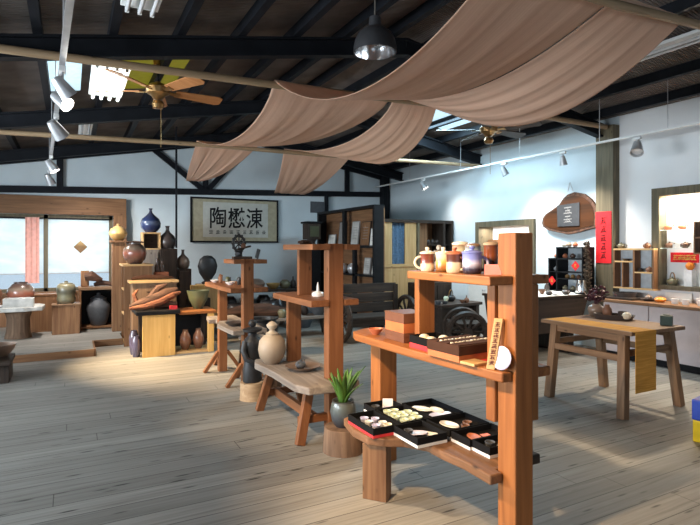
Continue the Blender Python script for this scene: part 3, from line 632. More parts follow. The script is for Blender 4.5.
for q in range(4): a = q*math.pi/4; wl.bar(RM @ Vector((-.035+.08*math.cos(a), 0, .175+.08*math.sin(a))), RM @ Vector((-.035-.08*math.cos(a), 0, .175-.08*math.sin(a))), .012, .012, (0,1,0))
wl.build('wheel', 'blackclay', g, True)
MB().blob((-.03,0,.06), (.045,.04,.045), .3, 2, 2, 3).build('pedestal', 'blackclay', g, True)
MB().bar((-.06,-.02,.105), (.12,.05,.145), .03, .02).build('beam', 'dark_x', g, bevel=.003)
MB().blob((.02,.0,.15), (.03,.022,.03), .2, 2, 2, 8).build('bird', 'clay', g, True)
S(MB().box(-.025,.025,-.008,.008,0,.11, Matrix.Rotation(R(20), 4, 'Y')), 'ink_slab', 'plate', 'tilted grey slab standing at the right end of the top board', 'slab', (1.85, 5.72, 1.384), R(28), bevel=.006)
for k, (x, y, m_, h, lab) in enumerate(((1.60, 6.62, 'porcelain', .03, 'low white dish at the left end of the far shelf middle board'), (1.62, 6.42, 'clay', .12, 'small brown figurine among the pieces on the far shelf middle board'), (1.66, 6.24, 'greenpot', .09, 'little green pot on the far shelf middle board'), (1.64, 6.05, 'porcelain', .035, 'white dish nearest the post on the far shelf middle board'), (1.72, 5.95, 'blackclay', .10, 'black figurine right by the post on the far shelf middle board'))):
    mb = MB().lathe(sc(BOWL, .06, h)) if h < .05 else MB().blob((0,0,h*.48), (.03,.03,h*.5), .22, 2.5, 2, k)
    S(mb, 'dish' if h < .05 else 'figurine', m_, lab, 'ornament', (x, y, 1.0705), 0, 'ornaments on the far shelf', True)
S(MB().lathe(sc(BOWL, .11, .045)), 'shallow_bowl', 'darkclay', 'shallow dark bowl on the lowest board of the far shelf', 'bowl', (1.64, 5.86, .6205), smooth=True)

# black figure on its log, and the second dark log
S(MB().lathe([(0,0), (.125,0), (.12,.05), (.118,.17), (0,.175)], 20), 'log_stump', 'stumptop', 'pale sawn log carrying the black figure sculpture', 'stump', (1.60, 5.08, 0), smooth=True)
S(MB().lathe([(0,0), (.10,0), (.10,.17), (0,.175)], 18), 'log_stump', 'bark', 'dark log just behind the pale sawn log', 'stump', (1.85, 5.20, 0), smooth=True)
g = T('figure_sculpture', 'black clay figure sculpture with folded arms and a flat brimmed top, on a log', 'sculpture', (1.60, 5.08, .1755), R(20))
MB().lathe([(0,0), (.095,0), (.1,.02), (.098,.12), (.085,.2), (.075,.27), (.09,.34), (.10,.39), (.075,.43), (.05,.45), (.045,.48), (.10,.5), (.105,.52), (.05,.535), (0,.54)], 22, sy=.85).build('body', 'blackclay', g, True)
MB().blob((0,0,.575), (.042,.04,.042), .12, 2, 2, 1).build('head', 'blackclay', g, True)
for s_ in (-1, 1):
    MB().tube([(s_*.085,0,.40), (s_*.115,-.01,.32), (s_*.105,-.04,.24), (s_*.055,-.085,.20), (s_*.0,-.095,.21)], [.034,.032,.028,.024,.02], 10).build('arm', 'blackclay', g, True)
# ================================================================== WORK TABLE ON THE RIGHT
t = T('work_table', 'rustic wooden table with splayed legs and yellow mat, in front of the counter', 'table', (4.68, 3.36, 0))
def L4(mb): return L(mb, 4.68, 3.36)
L4(MB().box(4.28, 5.08, 2.87, 3.86, .735, .77)).build('tabletop', 'tablew_y', t, bevel=.004)
for sx in (-1, 1):
    for sy in (-1, 1):
        L4(MB().bar((4.68+sx*.33, 3.36+sy*.37, .735), (4.69+sx*.42, 3.345+sy*.40, 0), .075, .075)).build('leg', 'tablew_z', t, bevel=.005)
for sx in (-1, 1):
    L4(MB().box(4.68+sx*.335-.02, 4.68+sx*.335+.02, 3.0, 3.72, .665, .735)).build('apron', 'tablew_y', t, bevel=.003)
    L4(MB().bar((4.68+sx*.365, 2.98, .52), (4.68+sx*.365, 3.74, .52), .035, .06)).build('stretcher', 'tablew_y', t, bevel=.003)
for yy in (2.985, 3.735):
    L4(MB().bar((4.33, yy, .56), (5.04, yy, .56), .035, .055)).build('stretcher', 'tablew_x', t, bevel=.003)
rn = MB()
pts = [(3.84, .7712), (2.866, .7712), (2.856, .768), (2.852, .755), (2.852, .24)]
for (y0, z0), (y1, z1) in zip(pts, pts[1:]):
    q = len(rn.v); rn.add([(4.31, y0, z0), (4.60, y0, z0), (4.60, y1, z1), (4.31, y1, z1)], [(0,1,2,3)])
o = S(rn, 'table_runner', 'runner', 'mustard yellow woven mat laid along the table and hanging over its near end', 'table runner'); m = o.modifiers.new('s', 'SOLIDIFY'); m.thickness = .004; m.offset = 1
g = T('tea_tray', 'dark oval tray with a jug and cups on the work table', 'tray', (4.93, 3.50, .7705), R(-62))
MB().lathe([(0,0), (.17,0), (.2,.05), (.19,.05), (.16,.012), (0,.01)], 24, sy=.62).build('tray', 'darkclay', g, True)
S(MB().lathe(sc(AMPH, .05, .13)), 'jug', 'clay', 'brown jug standing in the dark tray on the work table', 'jug', (4.91, 3.56, .7835), smooth=True)
S(MB().lathe(sc(BALL, .045, .07)), 'tea_caddy', 'cream', 'pale rounded caddy at the near end of the dark tray', 'caddy', (4.92, 3.35, .7855), smooth=True)
S(MB().lathe(sc(CUP, .045, .07)), 'tea_bowl', 'darkclay', 'dark bowl beyond the pale caddy in the dark tray', 'bowl', (4.97, 3.43, .7835), smooth=True)
S(MB().box(-.06, .06, -.05, .05, 0, .09).lathe([(0,.091), (.03,.092), (.028,.10), (0,.102)], 12), 'tea_tin', 'greentin', 'dark green square tin at the right end of the work table', 'tin', (5.0, 3.0, .7705), R(28), bevel=.004)
t = T('flower_arrangement', 'burgundy-leaved plant in a round dark vase at the far corner of the work table', 'plant', (5.0, 3.76, .7705))
MB().lathe(sc(POT, .085, .13)).build('vase', 'tenmoku', t, True)
rnd = random.Random(9)
for k in range(9):
    a = rnd.uniform(0, 6.28); r_ = rnd.uniform(.05, .17); h = rnd.uniform(.10, .22)
    tip = Vector((r_*math.cos(a), r_*math.sin(a), .1+h))
    st = MB().tube([(0,0,.1), (r_*.3*math.cos(a), r_*.3*math.sin(a), .1+h*.6), tip], .004, 5).build('stem', 'leafdark', t)
    lv = MB()
    for j in range(9):
        p = Vector((0,0,.16)).lerp(tip, rnd.uniform(.35, 1.05))+Vector((rnd.uniform(-.05,.05), rnd.uniform(-.05,.05), rnd.uniform(-.03,.03)))
        lv.blob(p, (.026,.02,.006), .2, 2, 1, j, Euler((rnd.uniform(-1,1), rnd.uniform(-1,1), rnd.uniform(0,6))).to_matrix())
    lv.build('leaves', 'leafdark', st, True)
t = T('plastic_crate', 'blue and yellow plastic crate stack on the floor at the right edge', 'crate', (4.41, 2.25, 0), R(10))
MB().box(-.13, .13, -.13, .13, 0, .17).build('lower_crate', 'yellowp', t, bevel=.01)
MB().box(-.135, .135, -.135, .135, .17, .33).build('upper_crate', 'bluep', t, bevel=.01)

# ================================================================== DESK AND CURIO SHELF
t = T('display_desk', 'heavy dark wooden desk with flared ends and pale cloth top by the right wall', 'desk', (6.0, 5.5, 0))
def L5(mb): return L(mb, 6.0, 5.5)
MB().add([(-.55,-.38,.32), (.46,-.38,.32), (.60,-.42,.80), (-.62,-.42,.80), (-.55,.4,.32), (.46,.4,.32), (.60,.42,.80), (-.62,.42,.80)], [(0,1,2,3), (7,6,5,4), (0,4,5,1), (1,5,6,2), (2,6,7,3), (3,7,4,0)]).build('body', 'dark_x', t, bevel=.01)
for s_ in (-.42, .34): MB().box(s_-.06, s_+.06, -.33, .33, 0, .33).build('foot', 'dark_z', t, bevel=.01)
MB().box(-.64, .62, -.44, .44, .80, .835).build('top', 'dark_x', t, bevel=.006)
S(MB().box(-.60, .58, -.42, .30, 0, .004), 'table_cloth', 'paper', 'pale cloth covering the top of the dark desk', 'cloth', (6.0, 5.5, .8352))
t = T('curio_shelf', 'small stepped black curio shelf standing on the desk against the wall', 'shelf', (6.74, 5.43, .836))
def L6(mb): return L(mb, 6.74, 5.5)
cs = MB(); x0, x1 = 6.60, 6.85
for a in ((5.27, 5.71, .66, .68), (5.27, 5.88, .49, .51), (5.27, 5.88, .29, .305), (5.27, 5.88, .0, .02), (5.27, 5.71, .19, .203)): cs.box(x0, x1, a[0], a[1], a[2], a[3])
for a in ((5.25, 5.27, 0, .68), (5.86, 5.88, 0, .51), (5.71, 5.73, 0, .68)): cs.box(x0, x1, a[0], a[1], a[2], a[3])
L6(cs).build('frame', 'black', t)
L6(MB().box(6.85, 6.86, 5.25, 5.88, 0, .51).box(6.85, 6.86, 5.25, 5.73, .51, .68)).build('back_panel', 'greyboard', t)
zc = .836
for k, (y, z, m_, r, lab) in enumerate(((5.66, .681, 'cream', .034, 'cream pot, left one on top of the curio shelf'), (5.57, .681, 'palejar', .034, 'beige pot in the middle on top of the curio shelf'), (5.46, .681, 'terracotta', .034, 'reddish pot, right one on top of the curio shelf'),
        (5.80, .511, 'terracotta', .034, 'terracotta pot on the step of the curio shelf'), (5.64, .511, 'terracotta', .034, 'terracotta pot inside the top bay of the curio shelf'), (5.5, .511, 'amphora', .034, 'brown pot inside the top bay of the curio shelf'),
        (5.80, .306, 'greyclay', .04, 'grey pot in the left bay of the curio shelf'), (5.6, .204, 'goldpot', .03, 'ochre pot on the thin shelf of the curio shelf, left'), (5.5, .204, 'goldpot', .03, 'ochre pot on the thin shelf of the curio shelf, middle'), (5.4, .204, 'clay', .03, 'brown pot on the thin shelf of the curio shelf, right'),
        (5.64, .021, 'olivejar', .036, 'olive pot at the bottom of the curio shelf, left'), (5.5, .021, 'olivejar', .036, 'olive pot at the bottom of the curio shelf, right'))):
    g = T('small_pot', lab, 'pot', (6.70, y-.07, zc+z+.0005), 0, 'pots on the curio shelf')
    r *= 1.2; MB().lathe(sc(POT, r, r*1.5), 16).build('body', m_, g, True); MB().lathe([(r*.5, r*1.5), (r*.55, r*1.56), (r*.15, r*1.7), (0, r*1.85)], 10).build('lid', m_, g, True)
def diamond(x, y, z, s_, lab):
    g = T('hanging_charm', lab, 'charm', (x, y, z)); MB().box(-.004, 0, -s_, s_, -s_, s_, Matrix.Rotation(R(45), 4, 'X')).build('paper', 'redpaper', g)
    mb = MB(); dabs(mb, -s_*.45, s_*.45, -s_*.6, s_*.6, 1, 5); mb.v = [Vector((-.006+v.y, -v.x, v.z)) for v in mb.v]; mb.build('lettering', 'gold', g)
diamond(6.594, 5.30, zc+.40, .052, 'red diamond charm with gilt writing in the right bay of the curio shelf')
diamond(6.594, 5.73, zc+.16, .052, 'red diamond charm with gilt writing in the lower left bay of the curio shelf')
t = T('vine_bunch', 'dry dark vine trailing down the right end of the curio shelf', 'vine', (6.62, 5.135, zc)); rnd = random.Random(2)
for k in range(5):
    pts = [(rnd.uniform(-.03,.05), rnd.uniform(-.03,.03), .70-.1*j*(1+.1*k)) for j in range(6)]
    st = MB().tube(pts, .005, 5).build('stem', 'foliage', t); lv = MB()
    for p in pts:
        for j in range(6): lv.blob(Vector(p)+Vector((rnd.uniform(-.03,.03), rnd.uniform(-.03,.03), rnd.uniform(-.05,.05))), (.028,.018,.008), .2, 2, 1, j, Euler((rnd.uniform(-2,2), rnd.uniform(-2,2), 0)).to_matrix())
    lv.build('leaves', 'foliage', st, True)
zd = .8397
t = T('electric_kettle', 'shiny steel electric kettle on the desk', 'kettle', (6.50, 5.13, zd), R(200))
MB().lathe([(0,0), (.085,0), (.085,.02), (0,.025)], 22).build('base', 'black', t, True)
MB().lathe([(0,.022), (.078,.022), (.08,.05), (.058,.19), (.055,.2), (0,.2)], 22).build('body', 'chrome', t, True)
MB().lathe([(0,.2), (.054,.2), (.05,.215), (.015,.222), (.012,.235), (0,.237)], 18).build('lid', 'black', t, True)
MB().tube([(-.05,0,.205), (-.1,0,.2), (-.125,0,.15), (-.12,0,.08), (-.08,0,.06)], .011, 8).build('handle', 'black', t, True)
MB().tube([(.055,0,.16), (.085,0,.2)], [.02,.008], 8).build('spout', 'chrome', t, True)
for k, (px, py, m_, r, h, pr, lab, nm) in enumerate(((542, 292, 'clay', .05, .07, BOWL, 'brown bowl at the left end of the desk', 'bowl'), (549, 293, 'darkclay', .05, .06, BALL, 'dark lidded pot beside the brown bowl on the desk', 'pot'), (556, 293, 'porcelain', .045, .05, BALL, 'white rounded pot near the desk middle, left one', 'pot'), (564, 294, 'porcelain', .045, .045, BALL, 'white rounded pot near the desk middle, right one', 'pot'), (571, 293, 'darkclay', .06, .07, BALL, 'dark pot just left of the steel kettle', 'pot'), (546, 289, 'darkclay', .04, .16, BOTTLE, 'dark slim bottle at the back of the desk', 'bottle'))):
    p = onz(px, py+2, zd); p = Vector((min(max(p.x, 5.46), 6.5), min(max(p.y, 5.15), 5.7), zd))
    S(MB().lathe(sc(pr, r, h), 16), nm, m_, lab, nm, p, 0, 'pottery on the desk', True)
S(MB().box(-.13, .13, -.1, .1, 0, .13), 'wooden_box', 'brown_x', 'plain wooden box at the left end of the desk by the lit recess', 'box', (5.60, 5.82, .8355), bevel=.004)

# hanging tree-slice plaque, red banner
t = T('hanging_plaque', 'tree-slice wooden plaque with slate panel hanging on the wall by a hook', 'plaque', (6.955, 5.72, 2.03))
out = []
for zx, zy in ((41,186), (44,168), (54,154), (77,139), (101,121), (116,99), (130,86), (155,77), (190,84), (215,104), (231,130), (235,160), (233,200), (205,208), (170,218), (130,226), (90,217), (62,210), (45,199)):
    p = onx(530+zx/3.5, 170+zy/3.5, 6.91); out.append((p.y-5.72, p.z-2.03))
TOY = Matrix(((0,0,-1,0), (1,0,0,0), (0,1,0,0), (0,0,0,1)))         # prism in its own plane -> the wall plane, thickness along -x
MB().prism(out, 0, .045, TOY).build('bark_edge', 'drift', t, bevel=.006)
MB().prism([(a*.91, b*.86) for a, b in out], .045, .052, TOY).build('wood_face', 'slatewood', t)
MB().prism([(.16,-.19), (-.25,-.19), (-.25,.17), (.17,.15)], .052, .068, TOY).build('slate_panel', 'slate', t, bevel=.003)
d = MB(); dabs(d, -.12, .04, -.15, .13, 2, 12, .004, .09); dm = MB()
d.v = [Vector((-.070+v.y*.5, -v.x-.08, v.z)) for v in d.v]; d.build('lettering', 'greyclay', t)
MB().tube([(-.02,.0,.36), (-.03,-.05,.50), (-.02,-.1,.36)], .008, 6).build('hook', 'silver', t, True)
t = T('hanging_banner', 'vertical red paper banner with brush writing on the wooden column', 'banner', (6.856, 5.03, 1.655))
MB().box(-.003, 0, -.125, .125, -.375, .375).build('paper', 'redpaper', t)
d = MB(); dabs(d, -.045, .045, -.32, .31, 5, 21, .002, .13); d.v = [Vector((-.005+v.y, -v.x, v.z)) for v in d.v]; d.build('lettering', 'ink2', t)

# ================================================================== COUNTER WALL: cubby shelf, wares, recess wares
t = T('cubby_shelf', 'open wooden cubby shelf above the counter beside the column', 'shelf', (6.92, 4.57, .93))
def L7(mb):
    for v in mb.v: v.x -= 6.92; v.y -= 4.57; v.z -= .93
    return mb
X0, X1 = 6.85, 6.998
L7(MB().box(X0, X1, 4.28, 4.87, 1.47, 1.495)).build('top_board', 'pale_y', t); L7(MB().box(X0, X1, 4.28, 4.87, .93, .95)).build('bottom_board', 'pale_y', t)
for y in (4.85, 4.28): L7(MB().box(X0, X1, y, y+.02, .95, 1.47)).build('side_panel', 'brown_z', t)
L7(MB().box(X0, X1, 4.55, 4.575, .95, 1.47)).build('divider', 'brown_z', t)
L7(MB().box(X0, X1, 4.72, 4.74, .95, 1.30)).build('divider', 'brown_z', t)
L7(MB().box(X0, X1, 4.575, 4.85, 1.30, 1.32)).build('shelf_board', 'pale_y', t); L7(MB().box(X0, X1, 4.30, 4.55, 1.155, 1.175)).build('shelf_board', 'pale_y', t)
L7(MB().box(6.988, 6.998, 4.30, 4.85, .95, 1.47)).build('back_panel', 'greyboard', t)
teapot(6.925, 4.80, 1.4955, .052, 'olivejar', 'olive teapot with lumpy body at the left on top of the cubby shelf', 100)
teapot(6.925, 4.42, 1.4955, .052, 'clay', 'brown teapot with feet at the right on top of the cubby shelf', 200)
teapot(6.92, 4.38, 1.1755, .048, 'clay', 'squat brown teapot in the right half of the cubby shelf', 250)
S(MB().lathe(sc(BALL, .035, .05)), 'tea_caddy', 'darkclay', 'small dark caddy beside the squat teapot in the cubby shelf', 'caddy', (6.92, 4.51, 1.1755), smooth=True)
S(MB().lathe(sc(DISH, .06, .03)), 'shallow_dish', 'darkclay', 'dark shallow dish in the upper left cubby', 'dish', (6.92, 4.72, 1.3205), smooth=True)
zk = .8005
S(MB().box(-.17, .17, -.2, .2, 0, .03), 'serving_board', 'dark_y', 'dark flat serving board on the counter under the cubby shelf', 'board', (6.74, 4.60, zk), bevel=.006)
t = T('lacquer_tray', 'dark lacquer tray with raised rim on the flat serving board', 'tray', (6.74, 4.62, zk+.0305))
MB().lathe([(0,0), (.14,0), (.15,.06), (.14,.06), (.13,.012), (0,.012)], 22).build('tray', 'darkclay', t, True)
S(MB().lathe(sc(DISH, .10, .03)), 'tea_plate', 'darkclay', 'round dark plate on the counter between the trays and the orange bowl', 'plate', (6.74, 4.28, zk), smooth=True)
teapot(6.74, 4.28, zk+.0105, .05, 'tenmoku', 'dark teapot sitting on a round dark plate on the counter', 230)
S(MB().lathe(sc(BALL, .07, .07)), 'orange_bowl', 'orange', 'orange rounded bowl on the counter beside the dark teapot', 'bowl', (6.70, 4.10, zk), smooth=True)
c0 = None
for k, (y, x, r) in enumerate(((3.90, 6.68, .048), (3.77, 6.68, .048), (3.69, 6.86, .06), (3.60, 6.70, .048), (3.48, 6.72, .048))):
    lab = ('white cup on the counter nearest the orange bowl', 'second white cup from the orange bowl', 'larger white cup behind the row of white cups', 'third white cup from the orange bowl in the front row', 'white cup on the counter last in the front row')[k]
    mb = MB().lathe(sc(CUP, r, .065), 18)
    if c0 is None: c0 = S(mb, 'white_cup', 'porcelain', lab, 'cup', (x, y, zk), 0, 'white cups on the counter', True)
    else:
        q = dup(c0, (x, y, zk), lab); q.scale = (r/.048,)*3
S(MB().box(-.006, .006, -.17, .17, 0, .12), 'photo_print', 'paper', 'pale printed board leaning on the wall behind the orange bowl', 'print', (6.975, 4.03, zk), bevel=.002)
# recess: two glass shelves with teapots, red sign, bail pot
for k, z in enumerate((1.74, 1.50)):
    S(MB().box(6.96, 7.115, 2.72, 4.26, z-.008, z), 'glass_shelf', 'glass', ('upper', 'lower')[k]+' glass shelf with red teapots in the lit wall recess', 'shelf', (0,0,0))
tp = [(4.19, 1.7405, 'terracotta', 'orange-red teapot at the left of the upper glass shelf'), (4.01, 1.7405, 'terracotta', 'orange-red teapot at the right of the upper glass shelf'), (4.18, 1.5005, 'clay', 'brown teapot at the left of the lower glass shelf'), (3.98, 1.5005, 'amphora', 'rosy brown teapot at the right of the lower glass shelf')]
for y, z, m_, lab in tp: teapot(7.035, y, z, .052, m_, lab, 250)
for y, z, lab in ((4.10, 1.7405, 'white tag between the two upper teapots'), (3.92, 1.7405, 'white tag right of the upper teapots'), (4.09, 1.5005, 'white tag between the two lower teapots')):
    S(MB().box(-.002, .002, -.02, .02, 0, .05), 'price_tag', 'porcelain', lab+' in the lit recess', 'tag', (6.985, y, z), 0, 'tags in the recess')
teapot(7.03, 4.14, 1.0065, .072, 'olivejar', 'olive teapot with tall overhead handle on the recess floor', 240, True)
t = T('red_sign', 'red sign with gilt brush writing at the back of the lit recess', 'sign', (7.113, 4.03, 1.375))
MB().box(-.006, .006, -.18, .18, -.065, .065).build('board', 'redpaper', t)
d = MB(); dabs(d, -.14, .15, -.04, .04, 1, 8, .002, .035)
for q in range(4): dabs(d, -.15+.08*q, -.09+.08*q, -.045, .045, 1, q+3, .002, .12)
d.v = [Vector((-.008+v.y, -v.x, v.z)) for v in d.v]; d.build('lettering', 'gold', t)
t = T('gourd_pot', 'small orange gourd pot on a block at the right of the red sign', 'pot', (7.04, 3.92, 1.0065))
MB().box(-.05, .05, -.05, .05, 0, .21).build('block', 'porcelain', t, bevel=.003); MB().lathe(sc(BALL, .055, .1), c=(0,0,.21)).build('body', 'orange', t, True)
t = T('wall_cubby', 'wooden double cubby mounted at the right side of the lit recess', 'shelf', (7.02, 3.63, 1.42))
MB().box(-.07, .09, -.2, .2, 0, .02).box(-.07, .09, -.2, .2, .20, .22).box(-.07, .09, -.2, .2, .40, .42).box(-.07, .09, -.2, -.18, .02, .40).box(-.07, .09, .18, .2, .02, .40).build('frame', 'brown_z', t)

# ================================================================== BACK RIGHT: tea corner
def wheel(mb, c, r, plane, n=10, w=.05):
    c = Vector(c); ax = {'x': Vector((0,1,0)), 'y': Vector((1,0,0))}[plane] if isinstance(plane, str) else plane; up = Vector((0,0,1))
    pts = [c+ax*r*math.cos(2*math.pi*k/28)+up*r*math.sin(2*math.pi*k/28) for k in range(28)]; mb.tube(pts, w, 6, True)
    for k in range(n):
        a = 2*math.pi*k/n; mb.tube([c, c+ax*r*math.cos(a)+up*r*math.sin(a)], .02, 6)
    nrm = ax.cross(up); mb.tube([c-nrm*.06, c+nrm*.06], .07, 10); return mb
def settee(name, label, loc, rot, ln, back=True, rw=.315):
    t = T(name, label, 'bench', loc, rot)
    for k in range(3 if back else 0): MB().box(.04, ln-.04, .24+.015*k, .275+.015*k, .43+.16*k, .58+.16*k).build('back_plank', 'settee_x', t, bevel=.006)
    MB().box(.04, ln-.04, -.26, .24, .36, .41).build('seat', 'settee_x', t, bevel=.008)
    MB().box(.04, ln-.04, -.25, -.21, .26, .36).build('seat_rail', 'settee_x', t, bevel=.006)
    for x in (0, ln): wheel(MB(), (x, 0, rw+.042), rw, 'x', 10, .042).build('wheel', 'dark_x', t, True)
    for x in (.08, ln-.08): MB().box(x-.04, x+.04, .20, .24, 0, .88 if back else .42).build('leg', 'dark_z', t, bevel=.005)
    return t
settee('wagon_wheel_settee', 'dark plank settee with wagon-wheel ends, back turned to the cabinets', (3.80, 7.45, 0), 0, 1.25)
settee('wagon_wheel_bench', 'second wagon-wheel bench, end-on, in front of the tea table', (5.0, 5.83, 0), R(58), .55, False, .26)
t = T('tea_table', 'low dark tea table covered with small tea things', 'table', (5.69, 7.15, 0), R(8))
MB().box(-.50, .50, -.34, .34, .53, .58).build('tabletop', 'dark_x', t, bevel=.008)
MB().box(-.42, .42, -.22, .22, .08, .53).build('body', 'dark_x', t, bevel=.01)
for sx in (-.42, .42):
    for sy in (-.26, .26): MB().box(sx-.04, sx+.04, sy-.04, sy+.04, 0, .53).build('leg', 'dark_z', t, bevel=.004)
items = [(440, 305, 'plate', .05, .05, 'grey cup at the left end of the tea table', 'tea_cup'), (446, 301, 'mint', .045, .10, 'tall pale green jar on the tea table', 'jar'), (452, 306, 'porcelain', .04, .035, 'white cup near the left end of the tea table', 'tea_cup'), (458, 305, 'plate', .045, .045, 'slate cup in the middle of the tea table', 'tea_cup'),
         (464, 307, 'porcelain', .04, .03, 'white cup below the black kettle', 'tea_cup'), (476, 303, 'clay', .045, .12, 'brown slim bottle right of the black kettle', 'bottle'), (484, 305, 'clay', .05, .05, 'brown bowl at the right end of the tea table', 'bowl')]
for px, py, m_, r, h, lab, nm in items:
    p = onz(px, py+1, .58); v = p-Vector((5.69, 7.15, .58)); v = Vector((min(max(v.x, -.4), .4), min(max(v.y, -.26), .24), 0)); p = Vector((5.69, 7.15, .5805))+v
    S(MB().lathe(sc({'tea_cup': CUP, 'jar': URN, 'bottle': BOTTLE, 'bowl': BOWL}[nm], r, h), 14), nm, m_, lab, nm.split('_')[-1], p, 0, 'tea things on the low tea table', True)
teapot(5.80, 7.20, .5805, .085, 'blackclay', 'black kettle with a hoop handle on the tea table', 200, True, None, 'kettle')
t = T('white_cabinet', 'white box cabinet standing behind the tea table', 'cabinet', (6.60, 7.48, 0))
MB().box(-.36, .36, -.2, .25, .0, .88).build('body', 'white', t, bevel=.01); MB().box(-.35, .35, -.212, -.20, .03, .86).build('door', 'white', t, bevel=.004)
for x in (-.03, .03): MB().lathe([(0,0), (.012,0), (.012,.02), (0,.02)], 10, mat=Matrix.Translation((x,-.212,.74)) @ Matrix.Rotation(R(90), 4, 'X')).build('knob', 'silver', t)

t = T('dark_sideboard', 'dark low sideboard left of the white box cabinet', 'sideboard', (5.96, 7.98, 0))
MB().box(-.40, .40, -.18, .18, 0, .86).build('body', 'dark_x', t, bevel=.006)
for x in (-.2, .2): MB().box(x-.19, x+.19, -.195, -.18, .06, .82).build('door', 'dark_z', t, bevel=.003)
# light wooden partition cabinet across the far corner
t = T('corner_cabinet', 'light wooden glazed cabinet standing across the far right corner', 'cabinet', (5.3, 8.6, 0))
def L8(mb): return L(mb, 5.3, 8.6)
L8(MB().box(5.26, 6.98, 8.6, 9.0, .0, .10)).build('base', 'pale_x', t)
L8(MB().box(5.26, 6.98, 8.58, 9.0, 2.0, 2.06)).build('top_board', 'dark_x', t)
L8(MB().box(5.26, 6.98, 8.96, 9.0, .10, 2.0)).build('back_panel', 'brown_z', t)
for x in (5.26, 6.08, 6.72, 6.93): L8(MB().box(x, x+.05, 8.58, 8.96, .10, 2.0)).build('side_panel', 'olivewood' if x < 6.5 else 'dark_z', t)
L8(MB().box(5.31, 6.08, 8.585, 8.61, 1.13, 1.19)).build('rail', 'pale_x', t)
L8(MB().box(5.31, 6.08, 8.60, 8.62, .10, 1.13)).build('door_panel', 'pale_z', t)
for a, b in ((5.31, 5.50), (5.80, 6.07)): L8(MB().box(a, b, 8.61, 8.63, 1.19, 2.0)).build('door_panel', 'pale_z', t)
L8(MB().box(6.13, 6.40, 8.7, 8.72, .10, 2.0)).build('door_panel', 'brown_z', t)
for z in (1.2, 1.55): L8(MB().box(6.40, 6.93, 8.66, 8.96, z, z+.03)).build('shelf_board', 'dark_x', t)
cl = MB(); n = 14
for k in range(n):
    for z in (1.16, 1.99): cl.v.append(Vector((5.49+.33*k/(n-1), 8.66+.018*math.sin(k*1.9), z)))
cl.f = [[2*k, 2*k+2, 2*k+3, 2*k+1] for k in range(n-1)]
o = S(cl, 'blue_cloth', 'bluecloth', 'blue cloth hanging between the yellowish panels of the corner cabinet', 'cloth'); m = o.modifiers.new('s', 'SOLIDIFY'); m.thickness = .004
for k, (x, z) in enumerate(((6.47, 1.5805), (6.58, 1.5805), (6.69, 1.5805), (6.5, 1.2305), (6.62, 1.2305))):
    S(MB().lathe(sc(POT, .045, .09), 14), 'small_pot', 'darkclay', 'small dark pot on the shelves of the light corner cabinet', 'pot', (x, 8.76, z), 0, 'dark pots in the corner cabinet', True)

# dark display cabinet turned sideways, with certificates
t = T('display_cabinet', 'tall black-framed display cabinet with brown back, holding framed certificates', 'cabinet', (5.05, 9.45, 0))
def L9(mb): return L(mb, 5.05, 9.45)
X0, X1, Y0, Y1, ZT = 4.86, 5.08, 8.20, 10.70, 2.24
L9(MB().box(X1-.02, X1, Y0, Y1, .05, ZT)).build('back_panel', 'brown_y', t)
for y in (Y0, Y1-.07): L9(MB().box(X0, X1-.02, y, y+.07, 0, ZT)).build('side_panel', 'black', t)
L9(MB().box(X0, X1, Y0, Y1, ZT, ZT+.05)).build('top_board', 'black', t)
for z in (.05, .96, 1.50): L9(MB().box(X0, X1-.02, Y0+.07, Y1-.07, z, z+.035)).build('shelf_board', 'black', t)
L9(MB().box(X0, X0+.06, 9.38, 9.48, 1.535, ZT)).build('divider', 'black', t); L9(MB().box(X0, X0+.06, 8.95, 9.05, .085, 1.5)).build('divider', 'black', t)
def cert(py, z, w, h, m_, lab, mf='black', lean=6):
    g = T('framed_certificate', lab, 'certificate', (5.0, py, z), 0, 'certificates in the display cabinet')
    RM = Matrix.Rotation(R(lean), 4, 'Y')
    MB().box(-.012, .012, -w/2, w/2, 0, h, RM).build('frame', mf, g); MB().box(-.015, -.012, -w/2+.018, w/2-.018, .018, h-.018, RM).build('sheet', m_, g)
    d = MB()
    for q in range(5): d.box(-.0165, -.0152, -w*.28, w*.28*(1-.25*(q % 2)), h*(.3+.11*q), h*(.3+.11*q)+.008, RM)
    d.build('lettering', 'greyclay', g)
cert(10.25, 1.536, .34, .26, 'paper', 'white certificate farthest left in the dark display cabinet', 'greyclay')
cert(9.78, 1.536, .32, .52, 'greyclay', 'tall grey certificate left of the cabinet upright')
cert(9.22, 1.536, .30, .50, 'stoneslab', 'tall pale certificate right of the cabinet upright', 'greyclay')
cert(8.80, 1.536, .36, .48, 'brown_z', 'brown board in a dark frame between two pale certificates', 'dark_z')
cert(8.45, 1.536, .30, .34, 'paper', 'white certificate at the right end of the upper cabinet shelf', 'greyclay')
cert(8.40, .996, .26, .44, 'paper', 'tall white certificate on the lower cabinet shelf at right', 'greyclay')
cert(8.72, .996, .24, .32, 'stoneslab', 'small grey-white certificate left of the tall one on the lower shelf', 'greyclay')
for k, (y, r, m_) in enumerate(((9.95, .10, 'darkclay'), (9.62, .10, 'silver'), (9.22, .105, 'silver'))):
    S(MB().lathe(sc(POT, r, r*1.9)), 'round_jar', m_, ('dark round jar at the left of the lower cabinet shelf', 'silvery round jar in the middle of the lower cabinet shelf', 'larger silvery round jar next to the cabinet upright')[k], 'jar', (4.955, y, .9955), 0, 'jars in the dark cabinet', True)
for k, (y, r) in enumerate(((10.3, .10), (9.9, .10), (9.5, .10))):
    S(MB().lathe(sc(POT, r, r*2.1)), 'round_jar', 'darkclay', 'dark round jar on the bottom shelf of the black display cabinet', 'jar', (4.955, y, .0855), 0, 'jars at the cabinet bottom', True)
